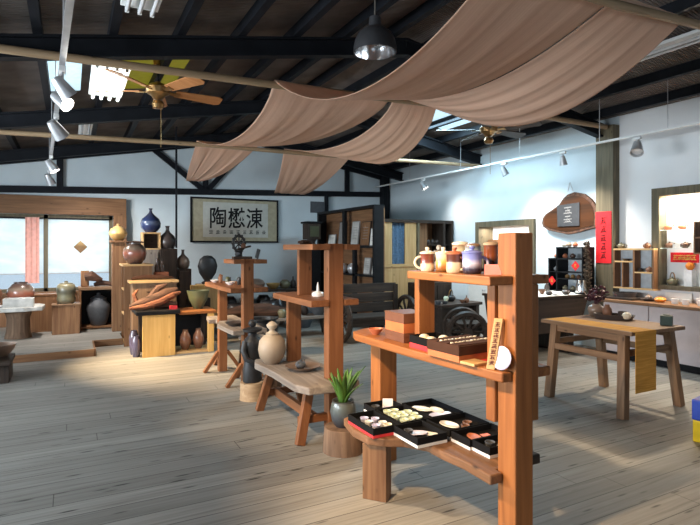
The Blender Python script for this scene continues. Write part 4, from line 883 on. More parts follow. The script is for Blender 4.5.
# totem and wall piece left of the display cabinet
t = T('lantern_tower', 'dark square tower with a greenish gilt panel near the back wall', 'ornament', (4.55, 10.3, 0))
MB().box(-.15, .15, -.15, .15, 0, 1.50).build('pedestal', 'black', t, bevel=.01); MB().lathe([(0,1.5), (.12,1.5), (.09,1.56), (.07,1.62), (.11,1.68), (0,1.68)], 12).build('neck', 'darkclay', t, True)
MB().box(-.15, .15, -.15, .15, 1.68, 2.02).build('lantern', 'dark_z', t, bevel=.015); MB().box(-.10, .10, -.158, -.15, 1.74, 1.96).build('panel', 'greenpot', t); MB().box(-.18, .18, -.18, .18, 2.02, 2.06).build('cap', 'black', t, bevel=.005)
S(MB().box(-.19, .19, -.02, .0, -.13, .13), 'wall_picture', 'plate', 'small grey picture on the back wall under the steel beam', 'picture', (5.1, WY-.003, 2.45), bevel=.004)

# framed calligraphy
t = T('calligraphy_scroll', 'wide black-framed calligraphy scroll with three big characters on the back wall', 'calligraphy', (3.15, WY-.02, 2.09), 0)
MB().box(-.96, .96, -.045, 0, -.475, -.44).box(-.96, .96, -.045, 0, .44, .475).box(-.96, -.925, -.045, 0, -.44, .44).box(.925, .96, -.045, 0, -.44, .44).build('frame', 'black', t, bevel=.004)
MB().box(-.925, .925, -.02, 0, -.44, .44).build('mount', 'mount', t); MB().box(-.70, .72, -.024, -.02, -.36, .38).build('sheet', 'agedpaper', t)
def text_mesh(s_, size, off):
    cu = bpy.data.curves.new('glyphs', 'FONT'); cu.body = s_; cu.size = size; cu.offset = off; cu.resolution_u = 3; cu.extrude = .0015
    to = bpy.data.objects.new('glyphs', cu); COL.objects.link(to); dg = bpy.context.evaluated_depsgraph_get(); dg.update()
    me = bpy.data.meshes.new_from_object(to.evaluated_get(dg), depsgraph=dg); bpy.data.objects.remove(to); bpy.data.curves.remove(cu)
    return me
for k, ch in enumerate('陶懋涷'):
    me = text_mesh(ch, .46, .006)
    if len(me.vertices):
        xs = [v.co.x for v in me.vertices]; ys = [v.co.y for v in me.vertices]; cx, cy = (min(xs)+max(xs))/2, (min(ys)+max(ys))/2
        for v in me.vertices:
            a, b = v.co.x-cx, v.co.y-cy; v.co = (-.385+.40*k+a*.84, -.0265-v.co.z, .06+b*1.02+a*.06)
        me.materials.clear(); me.materials.append(M['ink']); o = bpy.data.objects.new('character', me); COL.objects.link(o); o.parent = t
d = MB()
for q in range(9): dabs(d, -.58+.145*q, -.49+.145*q, -.30, -.20, 1, q+40, .002, .13, -.026)
d.build('small_lettering', 'ink', t)
# ================================================================== LEFT: low display bench with driftwood
t = T('low_display_bench', 'low bench with bright yellow front panel, black top and driftwood on it', 'bench', (1.35, 7.95, 0))
def LB(mb): return L(mb, 1.35, 7.95)
LB(MB().box(.87, 1.30, 7.66, 7.70, 0.0, .58)).build('front_panel', 'yellow_z', t, bevel=.004)
LB(MB().box(1.76, 1.84, 7.66, 7.74, 0, .56)).build('leg', 'yellow_z', t, bevel=.004)
for x in (.87, 1.76): LB(MB().box(x, x+.06, 8.10, 8.16, 0, .56)).build('leg', 'dark_z', t)
LB(MB().box(.78, 1.36, 7.60, 8.20, .581, .64)).build('slab_top', 'black', t, bevel=.012)
LB(MB().box(1.36, 1.88, 7.64, 8.20, .56, .60)).build('side_top', 'red_x', t, bevel=.005)
LB(MB().box(1.30, 1.85, 7.70, 8.17, 0.001, .03)).build('bottom_board', 'pale_x', t)
LB(MB().box(.87, 1.84, 8.17, 8.19, .03, .56)).build('back_panel', 'black', t)
t = T('driftwood', 'large weathered piece of driftwood lying along the black bench slab', 'driftwood', (1.05, 7.93, .6405))
MB().tube([(-.32,-.06,.04), (-.16,-.03,.085), (.02,.0,.13), (.2,.03,.2), (.34,.05,.26)], [.03,.07,.085,.085,.03], 9).build('trunk', 'drift', t, True)
MB().tube([(-.34,-.20,.035), (-.14,-.19,.05), (.06,-.16,.10), (.26,-.10,.19), (.36,-.06,.22)], [.02,.042,.05,.045,.015], 8).build('branch', 'driftred', t, True)
MB().tube([(-.12,.08,.05), (.0,.12,.17), (.08,.13,.28), (.2,.13,.33)], [.05,.06,.05,.02], 8).build('branch', 'drift', t, True)
MB().tube([(-.02,-.10,.05), (.16,-.06,.07), (.30,-.02,.05)], [.04,.06,.04], 8).build('branch', 'drift', t, True)
MB().tube([(-.22,.02,.08), (-.26,.05,.2), (-.2,.08,.27)], [.03,.03,.012], 7).build('branch', 'driftred', t, True)
S(MB().box(-.05, .05, -.02, .02, 0, .05), 'red_tag', 'cardred', 'small bright red tag at the right end of the black slab', 'tag', (1.28, 7.70, .6405))
t = T('carved_crate', 'wooden crate with a weathered carved front behind the driftwood', 'crate', (1.08, 8.40, 0))
MB().box(-.28, .34, -.14, .18, 0, .98).build('body', 'tablew_z', t, bevel=.006); MB().box(-.32, .37, -.17, .2, .98, 1.02).build('lid', 'pale_x', t, bevel=.006)
cv = MB(); rnd = random.Random(3)
for k in range(12): cv.tube([(-.2+rnd.uniform(0,.3), -.142, .62+.028*k+rnd.uniform(-.01,.01)), (-.05+rnd.uniform(0,.3), -.146, .63+.028*k), (.05+rnd.uniform(0,.25), -.142, .64+.028*k)], [.006,.016,.005], 6)
cv.build('carving', 'drift', t, True)
S(MB().tube([(-.28,0,.02), (-.1,.03,.045), (.1,-.01,.04), (.32,.02,.025)], [.02,.035,.035,.015], 8), 'root_carving', 'amphora', 'reddish flat root lying on the carved crate', 'carving', (1.08, 8.40, 1.0205), smooth=True)
for k, (x, y) in enumerate(((1.47, 7.84), (1.66, 7.86))):
    S(MB().lathe(sc(AMPH, .085, .29), 22), 'clay_vase', 'amphora', ('reddish clay vase under the bench, next to the yellow panel', 'reddish clay vase under the bench, next to the right leg')[k], 'vase', (x, y, .0305), 0, 'vases under the low bench', True)
S(MB().lathe(sc(BOWL, .165, .27), 24), 'wide_pot', 'greenpot', 'wide olive green pot on the reddish bench top', 'pot', (1.68, 7.98, .6005), smooth=True)
for k, (px, py) in enumerate(((134, 352), (137, 354))):
    S(MB().lathe(sc(URN, .065, .34-.05*k), 18), 'floor_vase', 'violet', ('tall bluish vase on the floor left of the yellow panel', 'shorter bluish vase on the floor against the yellow panel')[k], 'vase', ((.79, 7.98, 0), (.80, 7.78, 0))[k], 0, 'vases beside the yellow panel', True)
# tall open cabinet with the red pot
t = T('tall_cabinet', 'tall brown open-sided cabinet carrying the big reddish pot', 'cabinet', (.92, 8.95, 0))
def LC(mb): return L(mb, .92, 8.95)
LC(MB().box(.72, 1.12, 8.66, 8.70, 0, 1.22)).build('front_panel', 'brown_z', t, bevel=.004)
LC(MB().box(.73, 1.12, 9.24, 9.28, 0, 1.22)).build('rear_panel', 'brown_z', t)
LC(MB().box(1.09, 1.12, 8.70, 9.24, .02, 1.22)).build('back_panel', 'dark_z', t)
LC(MB().box(.70, 1.14, 8.64, 9.30, 1.22, 1.25)).build('top_board', 'pale_x', t, bevel=.004)
for z in (.02, .46, .84): LC(MB().box(.73, 1.09, 8.70, 9.24, z, z+.025)).build('shelf_board', 'pale_x', t)
for k, (y, z, m_, lab) in enumerate(((8.84, .4855, 'palejar', 'pale jar on the middle shelf of the tall cabinet, near side'), (9.08, .4855, 'clay', 'brown jar on the middle shelf of the tall cabinet, far side'), (8.86, .8655, 'violet', 'bluish jar on the upper shelf of the tall cabinet'), (8.9, .0455, 'greyclay', 'grey jar on the bottom shelf of the tall cabinet'))):
    S(MB().lathe(sc(URN, .085, .22), 16), 'small_jar', m_, lab, 'jar', (.84, y, z), 0, 'jars in the tall cabinet', True)
t = T('large_pot', 'large round reddish pot with dark brim on top of the tall cabinet', 'pot', (.90, 8.93, 1.2505))
MB().lathe(sc(POT[:9]+[(.43,.99),(.43,.93),(0,.9)], .175, .33), 28).build('body', 'redpot', t, True)
MB().tube([(-.14,0,.335), (0,.02,.345), (.13,-.01,.34)], [.012,.02,.012], 8).build('twig', 'drift', t, True)
g = T('clay_figures', 'pair of reddish clay figures beside the large pot', 'figurine', (1.27, 8.86, 0))
MB().box(-.09, .12, -.09, .09, 0, 1.12).build('pedestal', 'terracotta', g, bevel=.01)
for x, h in ((-.05, .22), (.03, .18)): MB().lathe(sc([(0,0), (.8,0), (1,.3), (.55,.6), (.35,.68), (.5,.8), (.4,.95), (0,1)], .04, h), 12, c=(x, 0, 1.12)).build('figure', 'amphora', g, True)
# pot on a plinth by the window
t = T('plinth', 'tall brown wooden plinth at the right edge of the window', 'plinth', (.72, 9.75, .0955))
MB().box(-.10, .10, -.10, .10, 0, 1.50).build('post', 'brown_z', t, bevel=.006); MB().box(-.13, .13, -.13, .13, 1.50, 1.53).build('cap', 'brown_x', t, bevel=.004)
t = T('golden_pot', 'squat golden brown pot on the tall plinth by the window', 'pot', (.72, 9.75, 1.6260))
MB().lathe(sc(BALL, .15, .24), 26).build('body', 'goldpot', t, True); MB().lathe([(.06,.235), (.05,.25), (.02,.255), (.03,.28), (0,.29)], 14).build('lid', 'goldpot', t, True)
# dark stepped cabinets and bottles against the back wall
def cab(name, x0, x1, y0, y1, z1, mat, label, z0=.0955):
    t = T(name, label, 'cabinet', ((x0+x1)/2, (y0+y1)/2, z0)); a, b = (x1-x0)/2, (y1-y0)/2; h = z1-z0
    MB().box(-a, a, -b+.02, b, 0, h).build('body', mat, t, bevel=.006)
    MB().box(-a+.03, a-.03, -b, -b+.02, .04, h-.04).build('door', mat, t, bevel=.003); return t
cab('stand_cabinet', 1.08, 1.37, 9.6, 9.95, 1.47, 'grey_z', 'narrow greyish cabinet under the little cube box')
cab('stand_cabinet', 1.38, 1.66, 9.55, 9.95, 1.49, 'dark_z', 'narrow dark cabinet under the long-necked bottle')
cab('stand_cabinet', 1.67, 1.90, 9.55, 9.95, 1.13, 'dark_z', 'shorter dark cabinet under the small lidded bottle')
t = T('cube_box', 'small open wooden cube box under the blue gourd vase', 'box', (1.24, 9.75, 1.4705))
MB().box(-.15, .15, -.13, .15, 0, .025).box(-.15, .15, -.13, .15, .275, .30).box(-.15, -.125, -.13, .15, .025, .275).box(.125, .15, -.13, .15, .025, .275).build('frame', 'pale_x', t, bevel=.003)
MB().box(-.125, .125, .12, .15, .025, .275).build('back_panel', 'dark_x', t)
S(MB().lathe(sc([(0,0), (.5,0), (.6,.04), (.95,.2), (1,.38), (.85,.56), (.4,.72), (.18,.82), (.12,.92), (.2,1), (.1,1), (0,.9)], .17, .42), 26), 'gourd_vase', 'bluevase', 'dark blue gourd vase on the small cube box', 'vase', (1.24, 9.75, 1.771), smooth=True)
S(MB().lathe(sc(BOTTLE, .15, .40), 22), 'long_bottle', 'darkclay', 'dark long-necked bottle beside the blue gourd vase', 'bottle', (1.52, 9.75, 1.4905), smooth=True)
S(MB().lathe(sc(BOTTLE, .12, .34), 20), 'lidded_bottle', 'tenmoku', 'small dark bottle with pointed lid on the shorter cabinet', 'bottle', (1.785, 9.75, 1.1305), smooth=True)
cab('stand_cabinet', 1.98, 2.32, 9.3, 9.65, .86, 'pale_z', 'pale low cabinet carrying the dark oval sculpture', .001 if 0 else .0955)
S(MB().lathe([(0,0), (.1,0), (.11,.03), (.06,.06), (.15,.2), (.175,.32), (.14,.44), (.07,.5), (0,.51)], 22, sy=.6), 'oval_sculpture', 'blackclay', 'black oval sculpture standing against the pale blue wall', 'sculpture', (2.16, 9.47, .8605), smooth=True)
S(MB().box(-.11, .11, -.08, .08, 0, .21), 'wooden_block', 'yellow_z', 'small yellowish wooden block left of the black oval sculpture', 'block', (1.88, 8.95, .6705), bevel=.004)
cab('stand_cabinet', 1.72, 2.06, 8.8, 9.1, .67, 'dark_z', 'low dark cabinet holding the small yellowish block', .0)

# window side furniture on the platform
zp = .0955
t = T('stump_table', 'stump table with pale stone slab at the left edge, under the window', 'table', (-.72, 9.72, zp))
MB().lathe([(0,0), (.19,0), (.165,.1), (.155,.3), (.19,.43), (0,.43)], 18).build('stump', 'bark', t, True)
MB().prism([(-.8,-.28), (.1,-.32), (.34,-.24), (.36,.1), (.28,.26), (-.4,.3), (-.8,.26)], .4305, .50).build('slab', 'stoneslab', t, bevel=.012)
t = T('white_trough', 'white rectangular trough on the pale stone slab', 'trough', (-.70, 9.57, zp+.501))
MB().box(-.2, .2, -.13, .13, 0, .02).box(-.2, .2, -.13, -.11, .02, .13).box(-.2, .2, .11, .13, .02, .13).box(-.2, -.18, -.11, .11, .02, .13).box(.18, .2, -.11, .11, .02, .13).build('body', 'stoneslab', t, bevel=.006)
S(MB().lathe(sc(POT, .195, .36), 26), 'big_jar', 'redpot', 'big dark and rusty jar behind the white trough', 'jar', (-.70, 9.98 if 0 else 9.90, zp+.501), smooth=True)
S(MB().lathe(sc(URN, .12, .30), 18), 'brown_vase', 'clay', 'tall brown vase cut by the left frame edge on the stone slab', 'vase', (-1.05, 9.75, zp+.501), smooth=True)
t = T('wooden_chest', 'plain brown plank chest under the window beside the stump table', 'chest', (-.36, 10.32, zp))
MB().box(-.23, .22, -.15, .15, 0, .60).build('body', 'brown_z', t, bevel=.005); MB().box(-.24, .23, -.16, .16, .60, .63).build('lid', 'brown_x', t, bevel=.004)
t = T('wooden_stand', 'square brown wooden stand under the olive jar', 'stand', (-.06, 9.86, zp))
MB().box(-.2, .2, -.13, .17, 0, .47).build('body', 'brown_z', t, bevel=.004); MB().box(-.21, .21, -.14, .18, .47, .49).build('top_board', 'tablew_x', t, bevel=.003)
t = T('olive_jar', 'olive banded cylindrical jar with lid on the square wooden stand', 'jar', (-.06, 9.88, zp+.4905))
MB().lathe(sc([(0,0), (.75,0), (.85,.05), (.95,.2), (.85,.35), (.95,.5), (.98,.7), (.85,.85), (.7,.9), (0,.9)], .15, .36), 26).build('body', 'olivejar', t, True); MB().lathe([(.10,.322), (.1,.335), (.03,.345), (.025,.37), (0,.375)], 16).build('lid', 'olivejar', t, True)
t = T('open_cabinet', 'open-fronted brown cabinet sheltering the dark lidded urn, under the window', 'cabinet', (.43, 10.3, zp))
MB().box(-.30, -.265, -.22, .24, 0, .68).build('side_panel', 'brown_z', t); MB().box(.265, .30, -.22, .24, 0, .68).build('side_panel', 'brown_z', t)
MB().box(-.31, .31, -.23, .25, .68, .73).build('top_board', 'tablew_x', t, bevel=.004); MB().box(-.265, .265, -.22, .24, .02, .05).build('bottom_board', 'brown_x', t); MB().box(-.265, .265, .21, .24, .05, .68).build('back_panel', 'black', t)
t = T('lidded_urn', 'dark grey urn with lid inside the open brown cabinet', 'urn', (.44, 10.27, zp+.0505))
MB().lathe(sc(URN[:8]+[(0,.99)], .19, .46), 26).build('body', 'plate', t, True); MB().lathe([(.13,.457), (.135,.475), (.05,.52), (.03,.53), (.035,.56), (0,.57)], 18).build('lid', 'plate', t, True)
S(MB().tube([(-.1,0,.03), (0,.02,.06), (.12,0,.05), (.22,-.03,.02)], [.03,.05,.04,.02], 8), 'root_carving', 'drift', 'dark twisted root lying on the open cabinet', 'carving', (.47, 10.27, zp+.7305), smooth=True)
t = T('driftwood_carving', 'chunky brown driftwood shaped like an animal head on the open cabinet', 'driftwood', (.24, 10.28, zp+.7305))
MB().box(-.08, .05, -.04, .04, 0, .28).build('block', 'brown_z', t, bevel=.01); MB().tube([(-.02,-.05,.17), (.08,-.06,.19), (.2,-.06,.13), (.26,-.06,.12)], [.06,.09,.05,.02], 8).build('head', 'drift', t, True)
# low bench with bowls at the left frame edge
t = T('low_wooden_bench', 'low dark wooden bench cut by the left frame edge, carrying bowls', 'bench', (-1.1, 7.15, 0))
MB().box(-.6, .52, -.28, .28, .20, .25).build('seat', 'dark_x', t, bevel=.01)
for x in (-.5, .45): MB().box(x-.05, x+.05, -.22, .22, 0, .20).build('leg', 'dark_z', t, bevel=.005)
S(MB().lathe(sc(BOWL, .15, .14), 22), 'wide_bowl', 'tenmoku', 'dark glazed bowl at the right end of the low left bench', 'bowl', (-.70, 7.27, .2505), smooth=True)
S(MB().lathe(sc(BOWL, .14, .15), 22), 'wide_bowl', 'palejar', 'pale bowl in front of the dark bowl on the low left bench', 'bowl', (-.86, 7.02, .2505), smooth=True)
S(MB().lathe(sc(POT, .13, .24), 20), 'round_pot', 'clay', 'brown round pot behind the bowls on the low left bench', 'pot', (-.99, 7.30, .2505), smooth=True)

# ================================================================== BACK MIDDLE: long dark table with wares
t = T('long_table', 'long dark wooden table of wares along the pale blue back wall', 'table', (3.3, 10.55, 0))
MB().box(-1.15, 1.0, -.3, .3, .60, .65).build('tabletop', 'dark_x', t, bevel=.006)
for x in (-1.05, .9): MB().box(x-.05, x+.05, -.25, .25, 0, .60).build('leg', 'dark_z', t)
MB().box(-1.0, .85, -.2, .2, .18, .22).build('shelf_board', 'dark_x', t)
ware = [(-1.0, 'BOWL', 'olivejar', .13, .14, 'olive bowl at the left end of the long dark table'), (-.72, 'POT', 'darkclay', .12, .22, 'dark round pot, second from the left end of the long table'), (-.45, 'BOTTLE', 'plate', .08, .26, 'slate bottle on the left half of the long table'), (-.2, 'BOWL', 'palejar', .13, .12, 'pale bowl near the middle of the long table'),
        (.08, 'BALL', 'tenmoku', .2, .22, 'large domed dark pot in the middle of the long table'), (.42, 'BOWL', 'goldpot', .15, .12, 'ochre bowl right of the domed pot on the long table'), (.70, 'POT', 'olivejar', .12, .18, 'olive pot near the right end of the long table'), (.92, 'BOTTLE', 'darkclay', .07, .24, 'dark bottle at the right end of the long table')]
for x, pr, m_, r, h, lab in ware: S(MB().lathe(sc(globals()[pr], r, h), 18), {'BOWL': 'bowl', 'POT': 'round_pot', 'BOTTLE': 'bottle', 'BALL': 'domed_pot'}[pr], m_, lab, 'pottery', (3.3+x, 10.45+.1*math.sin(x*9), .6505), 0, 'pottery on the long table', True)
for k in range(5): S(MB().lathe(sc(URN, .15, .30), 16), 'stored_urn', 'darkclay', 'dark urn on the lower board of the long table', 'urn', (2.48+.36*k, 10.55, .2205), 0, 'urns under the long table', True)
t = T('plank_bench', 'low dark plank bench behind the second shelf', 'bench', (3.3, 8.35, 0))
MB().box(-.95, .75, -.22, .22, .30, .345).build('seat', 'grey_x', t, bevel=.006)
for x in (-.8, .0, .62): MB().bar((x, 0, .30), (x+.06, 0, 0), .06, .3, (0,1,0)).build('leg', 'dark_z', t)
S(MB().tube([(-.55,0,.1), (-.2,.04,.13), (.15,0,.12), (.5,-.02,.08)], [.07,.115,.12,.05], 10), 'log', 'drift', 'thick dark log lying on the low plank bench', 'log', (2.75, 8.37, .3455), smooth=True)
S(MB().lathe([(0,0), (.07,0), (.05,.08), (.02,.2), (0,.24)], 12), 'cone_ornament', 'stoneslab', 'pale cone ornament at the right of the log', 'ornament', (3.42, 8.33, .3455), smooth=True)
S(MB().lathe(sc(BOWL, .2, .2), 20), 'shallow_bowl', 'plate', 'slate bowl on the right end of the low plank bench', 'bowl', (3.80, 8.33, .3455), smooth=True)
S(MB().tube([(-.75,0,.06), (-.3,.05,.10), (.2,-.02,.09), (.55,.02,.05)], [.03,.07,.075,.03], 8), 'root_carving', 'drift', 'long dark root lying behind the bowls on the long table', 'carving', (3.0, 10.74, .6505), smooth=True)
for k, (x, y, z, m_, r_, h, pr, lab) in enumerate(((2.50, 8.22, .3455, 'darkclay', .09, .16, POT, 'dark round pot at the left end of the plank bench'), (3.10, 8.22, .3455, 'olivejar', .08, .14, URN, 'olive jar in front of the log on the plank bench'), (3.58, 8.42, .3455, 'darkclay', .07, .22, BOTTLE, 'dark bottle between the cone and the slate bowl'),
        (2.62, 9.25, .0, 'darkclay', .22, .50, URN, 'tall dark floor urn behind the plank bench, left one'), (3.25, 9.3, .0, 'tenmoku', .24, .52, URN, 'brown-black floor urn behind the plank bench, middle one'), (3.9, 9.25, .0, 'plate', .22, .48, URN, 'slate floor urn behind the plank bench, right one'),
        (2.95, 9.75, .0, 'darkclay', .2, .6, AMPH, 'slender dark floor vase close to the long table, left one'), (3.6, 9.8, .0, 'tenmoku', .2, .58, AMPH, 'slender dark floor vase close to the long table, right one'))):
    S(MB().lathe(sc(pr, r_, h), 18), 'dark_pot', m_, lab, 'pot', (x, y, z+.0005), 0, 'dark pots at the back', True)
t = T('cauldron', 'big black cauldron with rim on a dark stool behind the pale lidded jar', 'cauldron', (2.42, 7.2, 0))
MB().box(-.2, .2, -.2, .2, .16, .21).build('stool_top', 'dark_x', t, bevel=.006)
for sx in (-.15, .15):
    for sy in (-.15, .15): MB().box(sx-.025, sx+.025, sy-.025, sy+.025, 0, .16).build('stool_leg', 'dark_z', t)
MB().lathe([(0,.21), (.12,.21), (.2,.27), (.225,.37), (.2,.45), (.185,.47), (.22,.49), (.22,.505), (.175,.5), (.17,.45), (0,.40)], 26).build('body', 'blackclay', t, True)
t = T('small_stool', 'small dark grey stool under the far shelf bench', 'stool', (2.05, 6.45, 0))
MB().box(-.16, .16, -.13, .13, .34, .38).build('seat', 'grey_x', t, bevel=.006)
for sx in (-.12, .12):
    for sy in (-.09, .09): MB().bar((sx, sy, .34), (sx*1.25, sy*1.25, 0), .035, .035).build('leg', 'dark_z', t)

# ================================================================== WINDOW BLINDS
for i, (x0, x1, lab) in enumerate(((-2.66, -1.59, 'white roller blind in the window pane outside the left frame edge'), (-1.51, -.44, 'white roller blind in the left visible window pane'), (-.36, .66, 'white roller blind with a diamond patch in the right window pane'))):
    g = T('roller_blind', lab, 'blind', ((x0+x1)/2, WY-.0, 2.03)); w = (x1-x0)/2
    MB().box(-w, w, -.012, -.008, -.99, 0).build('fabric', 'blind', g)
    MB().box(-w, w, -.018, -.002, -1.01, -.99).build('bottom_rail', 'silver', g); MB().box(-w, w, -.03, .0, .0, .03).build('headrail', 'black', g)
S(MB().box(-.085, .085, -.004, 0, -.085, .085, Matrix.Rotation(R(45), 4, 'Y')), 'diamond_patch', 'goldpot', 'small dull diamond-shaped patch hung on the right blind', 'patch', (.17, WY-.02, 1.52))
pc = MB()
for k in range(9):
    for z in (.86, 2.06): pc.v.append(Vector((-.11+.22*k/8, -.012*math.cos(k*2.2), z)))
pc.f = [[2*k, 2*k+2, 2*k+3, 2*k+1] for k in range(8)]
o = S(pc, 'pink_curtain', 'pinkcloth', 'pink cloth strip hanging in front of the window blinds', 'cloth', (-.61, WY-.045, 0)); m = o.modifiers.new('s', 'SOLIDIFY'); m.thickness = .003

# ================================================================== CEILING: poles, drapes, fans, lamps, tracks
def pole(pts, r, lab):
    mb = MB(); mb.tube(pts, r, 10); return S(mb, 'bamboo_pole', 'bamboo', lab, 'pole', smooth=True)
pole([(-1.0, 4.95, 3.06), (-.5, 4.95, 3.07), (2.0, 4.95, 3.12), (4.2, 4.95, 3.19), (5.5, 4.95, 3.24), (6.8, 4.95, 3.24)], .035, 'long bamboo pole under the nearest visible rafter, holding both cloths mid-way')
pole([(-1.5, 7.66, 2.90), (-.7, 7.66, 2.915), (1.7, 7.66, 2.985), (3.5, 7.66, 2.99), (5.4, 7.66, 3.03), (6.85, 7.66, 3.06)], .032, 'thin bamboo pole farthest back, where the cloths turn down')
pole([(1.2, 2.30, 3.12), (3.3, 2.30, 3.15), (4.3, 2.30, 3.21), (5.6, 2.3, 3.28)], .032, 'bamboo pole nearest the camera at the top right, holding the cloth ends')
def drape(label, stations, sags, seed, fold, skew=(1, .72, 1)):
    """stations: (y, z, x_left, x_right); a cloth strip swagging from one pole to the next"""
    nx, ny = 44, 22; vs = []; uv = []
    rnd = random.Random(seed)
    ph = [rnd.uniform(0, 6.28) for _ in range(4)]
    for si in range(len(stations)-1):
        (ya, za, la, ra), (yb, zb, lb, rb) = stations[si], stations[si+1]; sg = sags[si]
        for j in range(ny if si < len(stations)-2 else ny+1):
            q = j/ny
            for i in range(nx+1):
                p = i/nx; y = ya+(yb-ya)*q; qk = q**skew[si]; e = 1-(2*qk-1)**2
                x = (la+(ra-la)*p)*(1-q)+(lb+(rb-lb)*p)*q
                sgl = sg[0]+(sg[1]-sg[0])*p+(sg[2]-.5*(sg[0]+sg[1]))*(1-(2*p-1)**2)
                gather = 1 if len(sg) < 4 else 1-(1-sg[3])*q
                z = za+(zb-za)*q-sgl*e+.047
                am = fold*(1+1.2*(1-gather))
                z += am*(math.sin(p*19+ph[0]+1.5*q)+.6*math.sin(p*37+ph[1]-2*q)+.4*math.sin(p*61+ph[2]))*(.35+.65*e)
                x += .012*math.sin(p*23+ph[3]+q*4)
                vs.append((x, y, z)); uv.append((p, si+q))
    rows = len(vs)//(nx+1); fs = [(j*(nx+1)+i, j*(nx+1)+i+1, (j+1)*(nx+1)+i+1, (j+1)*(nx+1)+i) for j in range(rows-1) for i in range(nx)]
    mb = MB().add(vs, fs); o = S(mb, 'cloth_drape', 'cloth', label, 'drape', smooth=True)
    ul = o.data.uv_layers.new(name='UVMap')
    for lp in o.data.loops: ul.data[lp.index].uv = uv[lp.vertex_index]
    m = o.modifiers.new('s', 'SOLIDIFY'); m.thickness = .003
    return o
drape('tan linen cloth swagged over three poles, the left one of the two', [(2.30, 3.15, 2.2, 3.25), (4.95, 3.12, 1.77, 3.15), (7.66, 2.99, 1.58, 2.50), (9.7, 2.66, 1.84, 2.10)], [(.46, .24, .36), (.34, .20, .30), (.0, .10, .06, .4)], 1, .004)
drape('tan linen cloth swagged over three poles, the right one of the two', [(2.30, 3.18, 3.30, 4.08), (4.95, 3.14, 3.20, 3.80), (7.66, 2.99, 2.92, 4.12), (9.7, 2.52, 3.50, 4.10)], [(.24, .50, .40), (.28, .43, .38), (.0, .10, .08, .4)], 5, .004)
def fan(loc, rot, lab, top, cols):
    t = T('ceiling_fan', lab, 'ceiling fan', loc, rot)
    MB().lathe([(0,-.10), (.05,-.09), (.08,-.05), (.12,-.03), (.13,.03), (.09,.07), (.03,.09), (.03,.10), (0,.10)], 22).build('motor', 'brass', t, True)
    MB().tube([(0,0,.09), (0,0,top-.03)], .014, 8).build('rod', 'steel', t, True); MB().lathe([(0,top-.06), (.05,top-.05), (.055,top), (0,top)], 14).build('canopy', 'brass', t, True)
    MB().tube([(.03,0,-.18), (.03,0,-.62)], .004, 5).build('pull_chain', 'brass', t)
    MB().lathe([(0,-.2), (.05,-.19), (.07,-.15), (.05,-.11), (0,-.10)], 14).build('light_kit', 'brass', t, True)
    for k in range(5):
        RM = Matrix.Rotation(2*math.pi*k/5, 4, 'Z') @ Matrix.Rotation(R(-16), 4, 'X')
        b = MB().prism([(.19,-.06), (.68,-.088), (.73,-.06), (.73,.06), (.68,.088), (.19,.06)], -.006, .006, RM).build('blade', cols, t, bevel=.003)
        MB().prism([(.10,-.02), (.24,-.035), (.24,.035), (.10,.02)], -.014, -.0062, RM).build('blade_iron', 'brass', b)
    return t
fp = (.86, 6.15); fan((fp[0], fp[1], 3.24), R(8), 'wooden-bladed ceiling fan left of the hanging cloths', roofz(fp[0])+.125-3.24, 'fanwood')
fp2 = (5.20, 5.62); fan((fp2[0], fp2[1], 3.16), R(5), 'ceiling fan half hidden under the right cloth', roofz(fp2[0])+.125-3.16, 'dark_x')
t = T('pendant_lamp', 'silver dome pendant lamp hanging from the roof', 'lamp', (2.30, 3.87, 3.17))
MB().lathe([(.180,0), (.185,.0), (.183,.05), (.17,.11), (.14,.165), (.09,.205), (.055,.22), (.05,.30), (0,.31)], 30).build('shade', 'gunmetal', t, True)
MB().lathe([(.177,.001), (.171,.06), (.148,.135), (.10,.19), (0,.21)], 30).build('reflector', 'chrome', t, True)
MB().tube([(0,0,.305), (0,0,roofz(2.3)-3.17+.125)], .006, 6).build('cord', 'ropecol', t)
MB().blob((0,0,.10), (.035,.035,.05), 0, 1, 2).build('lamp_bulb', 'bulbx', t, True)
def tubes(loc, n, ln, lit, lab, rotz=0):
    t = T('tube_lamp', lab, 'lamp', loc, rotz); w = .09*n
    MB().box(-w/2, w/2, -ln/2-.02, ln/2+.02, 0, .035).build('housing', 'white', t, bevel=.004)
    for k in range(n):
        x = -w/2+.09*(k+.5); MB().tube([(x, -ln/2, -.035), (x, ln/2, -.035)], .016, 8).build('tube', 'tube' if lit else 'bulbx', t, True)
        for y in (-ln/2-.012, ln/2-.012): MB().box(x-.014, x+.014, y, y+.024, -.05, 0).build('socket', 'white', t)
tubes((.37, 6.35, roofz(.37)-.04), 4, 1.2, True, 'lit white four-tube lamp under the roof beside the skylight')
tubes((.47, 3.72, roofz(.47)-.04), 3, 1.2, False, 'unlit three-tube lamp at the top of the picture')
tubes((.20, 8.8, roofz(.20)-.04), 2, 1.2, False, 'unlit tube lamp far back, left of the ceiling fan')
tubes((5.3, 3.3, roofz(5.3)-.05), 2, 1.2, False, 'unlit tube lamp to the right behind the hanging cloth')
